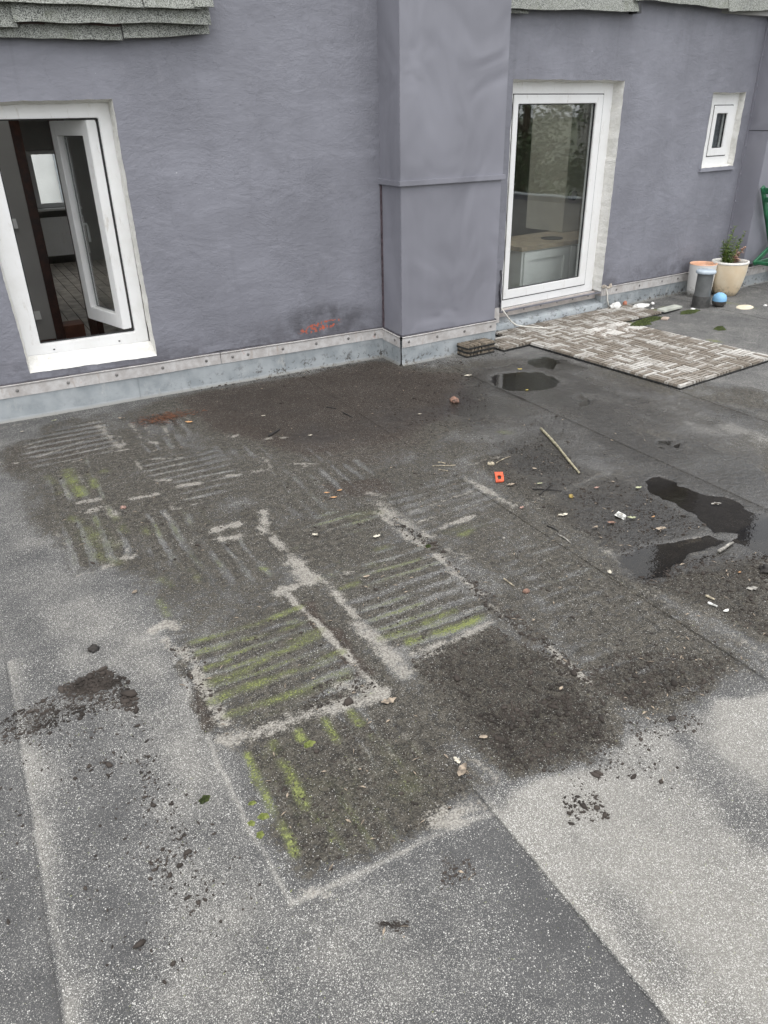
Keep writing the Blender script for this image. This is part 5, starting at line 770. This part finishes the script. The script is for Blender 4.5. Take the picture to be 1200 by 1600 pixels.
o = rock('disc', (6.80, 4.93, .004), .115, .075, .012, simple('cream_disc_mat', (.66, .58, .44), .8, .1, 20, bump=.3), 2.2, 3, .10, .3); o.name = 'flat_disc'; tag(o, 'flat pale cream disc lying on mossy roofing right of the vent pipe', 'disc')
o = rock('pebble', (7.02, 4.86, .006), .022, .016, .012, CHALK, 6.1, 2, .2); tag(o, 'white pebble right of the flat cream disc', 'pebble')
for n_, (x, y, s_, lb) in enumerate(((6.30, 5.14, .03, 'pale chip of mortar left of the vent pipe'), (6.0, 5.38, .018, 'small pale chip at the foot of the right flashing'))):
    o = rock('chip', (x, y, .006), s_, s_*.7, s_*.4, CHALK, n_+8.5, 2, .3); tag(o, lb, 'rubble')
# loose cables
CABLE = simple('white_cable', (.66, .64, .58), .5, .1, 20, bump=0)
cb = MB().tube([TR(.075, -.055, .245), TR(.085, .0, .20), TR(.11, .03, .15), TR(.15, .05, .095), TR(.20, .07, .06), TR(.27, .12, .045), TR(.34, .20, .041), TR(.39, .27, .041)], .0065, 7).build('cable', CABLE, None, True); tag(cb, 'thin white cable hanging from the left foot of the tall window', 'cable')
cb = MB().tube([TR(1.46, .014, .215), TR(1.475, .022, .16), TR(1.48, .03, .10), TR(1.50, .032, .05), TR(1.51, .03, .03)], .006, 7).build('cable', CABLE, None, True); tag(cb, 'short white cable end at the right foot of the tall window', 'cable')
cb = MB().tube([TR(.03+.008*math.sin(i*1.4), .012, .24+i*.045) for i in range(8)], .008, 6).build('cable', simple('painted_cable', (.075, .073, .085), .6), None, True); tag(cb, 'dark painted cable running up beside the clad pier', 'cable')

# green wooden folding chair leaning by the right wall
GREENP = NT('chipped_green_paint'); nz = GREENP.noise(30, 6, .7); GREENP.P('Base Color', GREENP.mix(GREENP.ramp(nz, .66, .70), GREENP.mix(GREENP.ramp(GREENP.noise(5, 4), .3, .7), (.008, .06, .028), (.03, .16, .075)), (.45, .47, .40))); GREENP.P('Roughness', .3); GREENP = GREENP.m
ch = thing('folding_chair', (7.95, 5.45, 0), 'green painted wooden folding chair leaning at the right wall', 'chair')
def bar(p, q, w, t, name):
    a = Vector(p); b = Vector(q); d = (b-a).normalized(); s = d.cross(Vector((.12, -1, 0))).normalized()*w/2; n_ = d.cross(s).normalized()*t/2
    v = [tuple(e+i*s+j*n_) for e in (a, b) for i, j in ((-1, -1), (1, -1), (1, 1), (-1, 1))]; m = MB(); m.v = v; m.f = [(3, 2, 1, 0), (4, 5, 6, 7)]+[(k, (k+1) % 4, 4+(k+1) % 4, 4+k) for k in range(4)]; return m.build(name, GREENP, ch, False, .006)
def CP(s, o, z): return TQ(s, o, z)
for o_ in (.05, .42):
    bar(CP(.0, o_, 1.04), CP(.605, o_+.02, .015), .055, .028, 'leg'); bar(CP(.07, o_+.03, .260), CP(.72, o_+.03, .63), .052, .026, 'leg')
    bar(CP(.09, o_+.03, .262), CP(.56, o_+.03, .285), .045, .026, 'rail')
bar(CP(.10, .08, .272), CP(.10, .45, .272), .035, .03, 'foot_rail'); bar(CP(.02, .06, 1.0), CP(.02, .43, 1.0), .06, .022, 'top_rail'); bar(CP(.07, .06, .91), CP(.07, .43, .91), .05, .02, 'back_slat')
for k in range(5): bar(CP(.34+k*.06, .04, .60+k*.03), CP(.34+k*.06, .45, .60+k*.03), .045, .018, 'seat_slat')

# ------------------------------------------------------------------ litter
LC = dict(tan=(.34, .275, .205), cream=(.62, .57, .46), rust=(.27, .155, .11), pink=(.48, .30, .24), olive=(.42, .43, .27), orange=(.56, .31, .14), grey=(.36, .34, .30), yellow=(.70, .56, .16), white=(.74, .73, .68), nut=(.42, .30, .08), straw=(.46, .40, .29), bamboo=(.40, .36, .24), black=(.025, .022, .02), soil=(.030, .025, .021))
LM = {k_: simple('litter_'+k_, tuple(q_*.75 for q_ in v_), .75, .45, 60, bump=.4, bscale=120, rnd=True) for k_, v_ in LC.items()}
def leaf_mesh(size, seed):
    rs = random.Random(seed); L = size*.55; W = L*rs.uniform(.38, .62); n_ = 9; v = []; f = []; lob = rs.choice((0, .25, .4)); curl = rs.uniform(.15, .5); bend = rs.uniform(-.3, .3)
    for i in range(n_+1):
        t = i/n_; w = W*math.sin(math.pi*min(1, t*.93+.04))**.8*(1+lob*math.sin(t*17+seed)); x = (t*2-1)*L; y0 = bend*L*(t-.5)**2*2; z = curl*L*(t-.5)**2
        for s_ in (-1, -.5, 0, .5, 1): v.append((x, y0+s_*w*(1+.15*rs.uniform(-1, 1)), .004+z+curl*W*.5*s_*s_*(1+.5*math.sin(seed+t*5))+rs.uniform(0, .0015)))
    for i in range(n_):
        for j in range(4): f.append((i*5+j, (i+1)*5+j, (i+1)*5+j+1, i*5+j+1))
    return v, f
for n_, (p, s_, yaw, kk, lb) in enumerate(LEAF):
    v, f = leaf_mesh(max(s_*.78, .016), n_+3); o = mesh('leaf', v, f, LM[kk], None, True); o.location = loc3(p[0], p[1], .003); o.rotation_euler = (0, 0, yaw-.5); tag(o, lb, 'leaf', 'fallen leaves')
for n_, (a, b, r_, kk, lb) in enumerate(TWIG):
    d = Vector((b[0]-a[0], b[1]-a[1])); pn = Vector((-d.y, d.x)).normalized(); k_ = 8
    pts = []
    for i in range(k_+1):
        t = i/k_; w = (.02 if kk != 'bamboo' else .006)*d.length*math.sin(t*5+n_); x, y = a[0]+d.x*t+pn.x*w, a[1]+d.y*t+pn.y*w; pts.append((x, y, max(gz(x, y), -.003)+r_*.9+.002*math.sin(t*3)))
    rad = [r_*(1.-.35*i/k_)*(1.18 if kk == 'bamboo' and i in (3, 6) else 1) for i in range(k_+1)]
    o = MB().tube(pts, rad, 7).build('stick' if kk == 'bamboo' else 'twig', LM[kk], None, True); tag(o, lb, 'stick' if kk == 'bamboo' else 'twig', None if kk == 'bamboo' else 'scattered twigs')
for n_, (p, s_, kk, lb, nm) in enumerate(LUMP):
    o = rock(nm, loc3(p[0], p[1], s_*.12), s_*.5, s_*.38, s_*.30, LM[kk], n_+1.7, 3, .25 if nm != 'soil_clod' else .7, n_*.8); tag(o, lb, nm.replace('_', ' '))
# orange plastic fragment with a cut-out
px_, py_ = PLASTIC[0]
pl = [(-.030, -.062), (.004, -.060), (.016, -.050), (.024, .0), (.030, .058), (-.016, .060), (-.018, .034), (-.024, -.02)]; hole = [(-.013, -.034), (.004, -.032), (.010, -.004), (.012, .016), (.002, .024), (-.010, .010)]
loops = [[Vector((*q, 0)) for q in pl], [Vector((*q, 0)) for q in hole]]; flat = [q for l in loops for q in l]; tri = tessellate_polygon(loops); n0 = len(flat)
v = [(q.x, q.y, .010+.12*abs(q.y)*.15) for q in flat]+[(q.x, q.y, .004+.12*abs(q.y)*.15) for q in flat]; f = [tuple(t) for t in tri]+[tuple(n0+i for i in reversed(t)) for t in tri]
for st, ln in ((0, 8), (8, 6)): f += [(st+i, st+(i+1) % ln, n0+st+(i+1) % ln, n0+st+i) for i in range(ln)]
o = mesh('plastic_fragment', v, f, simple('orange_plastic', (.60, .105, .045), .5, .15, 40)); bm = bmesh.new(); bm.from_mesh(o.data); bmesh.ops.recalc_face_normals(bm, faces=bm.faces); bm.to_mesh(o.data); bm.free()
o.location = loc3(px_, py_, .002); o.rotation_euler = (0, 0, -.45); tag(o, 'bright orange flat plastic piece with a hole in it', 'plastic piece')
px_, py_ = SCRAP[0]; o = mesh('plastic_scrap', *(lambda m: (m.v, m.f))(MB().box(-.021, .021, -.026, .026, 0, .012, .006)), LM['white']); o.location = loc3(px_, py_, .004); o.rotation_euler = (.25, .1, .5); tag(o, 'pale square plastic scrap with dark dimple on the wet soil', 'plastic scrap')
d_ = MB().lathe([(.011, .0125), (.008, .0132), (.001, .0128)], 0, 0, 14); dm = mesh('dimple', d_.v, d_.f, LM['grey']); dm.parent = o

# soil crumbs: real little lumps, strewn by zone
def crumbs():
    rs = np.random.RandomState(4); bm = bmesh.new(); bmesh.ops.create_icosphere(bm, subdivisions=1, radius=1); bv = np.array([v.co[:] for v in bm.verts]); bf = np.array([[v.index for v in f_.verts] for f_ in bm.faces]); bm.free()
    V = []; F_ = []; nb_ = len(bv); cnt = 0
    for pts, n_, size in CRUMB:
        n_ = int(n_*2.4); size *= .48
        xs = [p[0] for p in pts]; ys = [p[1] for p in pts]; X = rs.uniform(min(xs), max(xs), n_*4); Y = rs.uniform(min(ys), max(ys), n_*4); ok = inside(X, Y, pts)
        dens = fbm(X, Y, 9, 19, 3); ok &= dens > rs.uniform(-.75, .45, len(X)); X = X[ok][:n_]; Y = Y[ok][:n_]; Z = np.maximum(ground_z(X, Y), -.004)
        for x, y, z in zip(X, Y, Z):
            s_ = size*.55*math.exp(rs.normal(0, .55)); a = rs.rand()*6.283; el = rs.uniform(.6, 1.9); q = bv*(1+rs.uniform(-.38, .38, (nb_, 1))); q = q*np.array([s_*el, s_/math.sqrt(el), s_*.6]); ca, sa = math.cos(a), math.sin(a)
            q = np.stack([q[:, 0]*ca-q[:, 1]*sa+x, q[:, 0]*sa+q[:, 1]*ca+y, q[:, 2]+z+s_*.22], 1); V.append(q); F_.append(bf+cnt*nb_); cnt += 1
    me = bpy.data.meshes.new('soil_crumbs'); me.from_pydata(np.concatenate(V).tolist(), [], np.concatenate(F_).tolist()); me.update()
    k = NT('crumb_soil'); n_ = k.noise(9, 4); k.P('Base Color', k.mix(k.ramp(n_, .3, .7), (.022, .018, .015), (.055, .045, .038))); k.P('Roughness', .9); k.P('Specular IOR Level', .3)
    o = link('soil_crumbs', me, k.m, None, True); tag(o, 'dark soil crumbs strewn over the roofing', 'soil', None, 'stuff'); return o
crumbs()
def flecks():   # thin pale plant bits and needles, nobody could count them
    rs = random.Random(9); v = []; f = []
    for pts, n_, size in CRUMB[13:]:
        xs = [p[0] for p in pts]; ys = [p[1] for p in pts]
        for _ in range(max(3, n_//20)):
            x, y = rs.uniform(min(xs), max(xs)), rs.uniform(min(ys), max(ys)); a = rs.random()*6.283; L = rs.uniform(.004, .015); w = rs.uniform(.0008, .004); z = max(gz(x, y), -.0035)+rs.uniform(.002, .006); i = len(v); c_, s_ = math.cos(a), math.sin(a)
            v += [(x-c_*L, y-s_*L, z), (x+s_*w, y-c_*w, z+.002), (x+c_*L, y+s_*L, z+.001), (x-s_*w, y+c_*w, z+.003)]; f.append((i, i+1, i+2, i+3))
    o = mesh('plant_flecks', v, f, LM['tan']); tag(o, 'fine dry plant bits strewn over the soil', 'litter', None, 'stuff')
flecks()
def needles():
    rs = random.Random(2); v = []; f = []; c_ = (.98, 4.86)
    for _ in range(420):
        x, y = c_[0]+rs.gauss(0, .10), c_[1]+rs.gauss(0, .045); a = rs.random()*6.283; L = rs.uniform(.01, .028); w = .0012; z = gz(x, y)+rs.uniform(.002, .012); i = len(v); q, s_ = math.cos(a), math.sin(a)
        v += [(x-q*L, y-s_*L, z), (x+s_*w, y-q*w, z+.002), (x+q*L, y+s_*L, z+.003), (x-s_*w, y+q*w, z)]; f.append((i, i+1, i+2, i+3))
    o = mesh('needle_heap', v, f, simple('brown_needles', (.13, .055, .028), .85, .3, 40)); tag(o, 'heap of brown conifer needles below the left wall', 'needles', None, 'stuff')
needles()

# ------------------------------------------------------------------ what the glass and the puddles mirror: the terrace edge, trees and a house behind the camera
cp = thing('parapet', (14, -2, 0), 'low zinc capped parapet at the far terrace edge mirrored in the tall window', 'wall')
MB().box(13.8, 14.05, -9, 8, -.3, .10).build('upstand', STUCCO, cp); MB().box(13.76, 14.09, -9.03, 8.03, .10, .125, .004).build('cap', ZINC, cp)
BARK = simple('bark', (.09, .07, .05), .9, .3, 20); LEAFM = NT('foliage'); n_ = LEAFM.noise(3, 3); LEAFM.P('Base Color', LEAFM.mix(LEAFM.ramp(n_, .3, .7), (.022, .045, .018), (.07, .11, .035))); LEAFM.P('Roughness', .7); LEAFM = LEAFM.m
def tree(x, y, h, r_, lb, seed):
    t = thing('tree', (x, y, -4.5), lb, 'tree', 'trees beyond the terrace'); rs = random.Random(seed)
    m = MB(); m.tube([(x+.1*math.sin(i), y+.1*math.cos(i*1.3), -4.5+h*.75*i/6) for i in range(7)], [.22*(1-.12*i) for i in range(7)], 9)
    for k in range(9):
        a = rs.random()*6.283; z = -4.5+h*rs.uniform(.3, .7); m.tube([(x, y, z), (x+math.cos(a)*r_*.4, y+math.sin(a)*r_*.4, z+.5), (x+math.cos(a)*r_*.8, y+math.sin(a)*r_*.8, z+1.1)], [.09, .05, .02], 6)
    m.build('trunk', BARK, t); v = []; f = []; cl = [(rs.gauss(0, r_*.5), rs.gauss(0, r_*.5), -4.5+h*rs.uniform(.3, 1), rs.uniform(.4, .9)) for _ in range(60)]
    for _ in range(9000):
        c_ = rs.choice(cl); p = Vector((x+c_[0]+rs.gauss(0, c_[3]*.5), y+c_[1]+rs.gauss(0, c_[3]*.5), c_[2]+rs.gauss(0, c_[3]*.45))); a = Vector((rs.uniform(-1, 1), rs.uniform(-1, 1), rs.uniform(-1, 1))).normalized(); b = a.orthogonal().normalized(); L = rs.uniform(.08, .17); i = len(v)
        v += [tuple(p), tuple(p+a*L*.5+b*L*.3), tuple(p+a*L), tuple(p+a*L*.5-b*L*.3)]; f.append((i, i+1, i+2, i+3))
    mesh('crown', v, f, LEAFM, t)
tree(20.5, -7.2, 12, 2.6, 'dark leafy tree mirrored at the left of the tall window', 1); tree(24, -10.5, 13, 3., 'taller dark tree mirrored behind the first', 2); tree(17.5, -8.8, 9, 2.2, 'smaller dark tree mirrored low at the left', 3)
fh = thing('far_house', (30, -4.5, -4.5), 'pale house with balcony mirrored at the right of the tall window', 'house')
PALEW = simple('pale_render', (.52, .51, .48), .9, .08, 1); MB().box(28, 36, -10.5, -2, -4.5, 4.6).build('wall', PALEW, fh); MB().box(27.6, 36.4, -10.9, -1.6, 4.6, 4.9).build('roof', SHINGLE, fh)
for y_ in (-9.4, -7.4, -5.2):
    for z_ in (-1.6, 1.2): MB().box(27.96, 28.02, y_, y_+1.1, z_, z_+1.7).build('window', GASKET, fh)
MB().box(27.0, 28, -9.8, -4, .75, .9).build('balcony', PALEW, fh)
for k in range(30): MB().box(27.03, 27.06, -9.75+k*.195, -9.72+k*.195, .9, 1.7).build('baluster', SCREW, fh)
MB().box(27.0, 27.08, -9.8, -4, 1.7, 1.76).build('handrail', SCREW, fh)

scene.cycles.max_bounces = 7; scene.cycles.transparent_max_bounces = 12; scene.cycles.caustics_reflective = False; scene.cycles.caustics_refractive = False
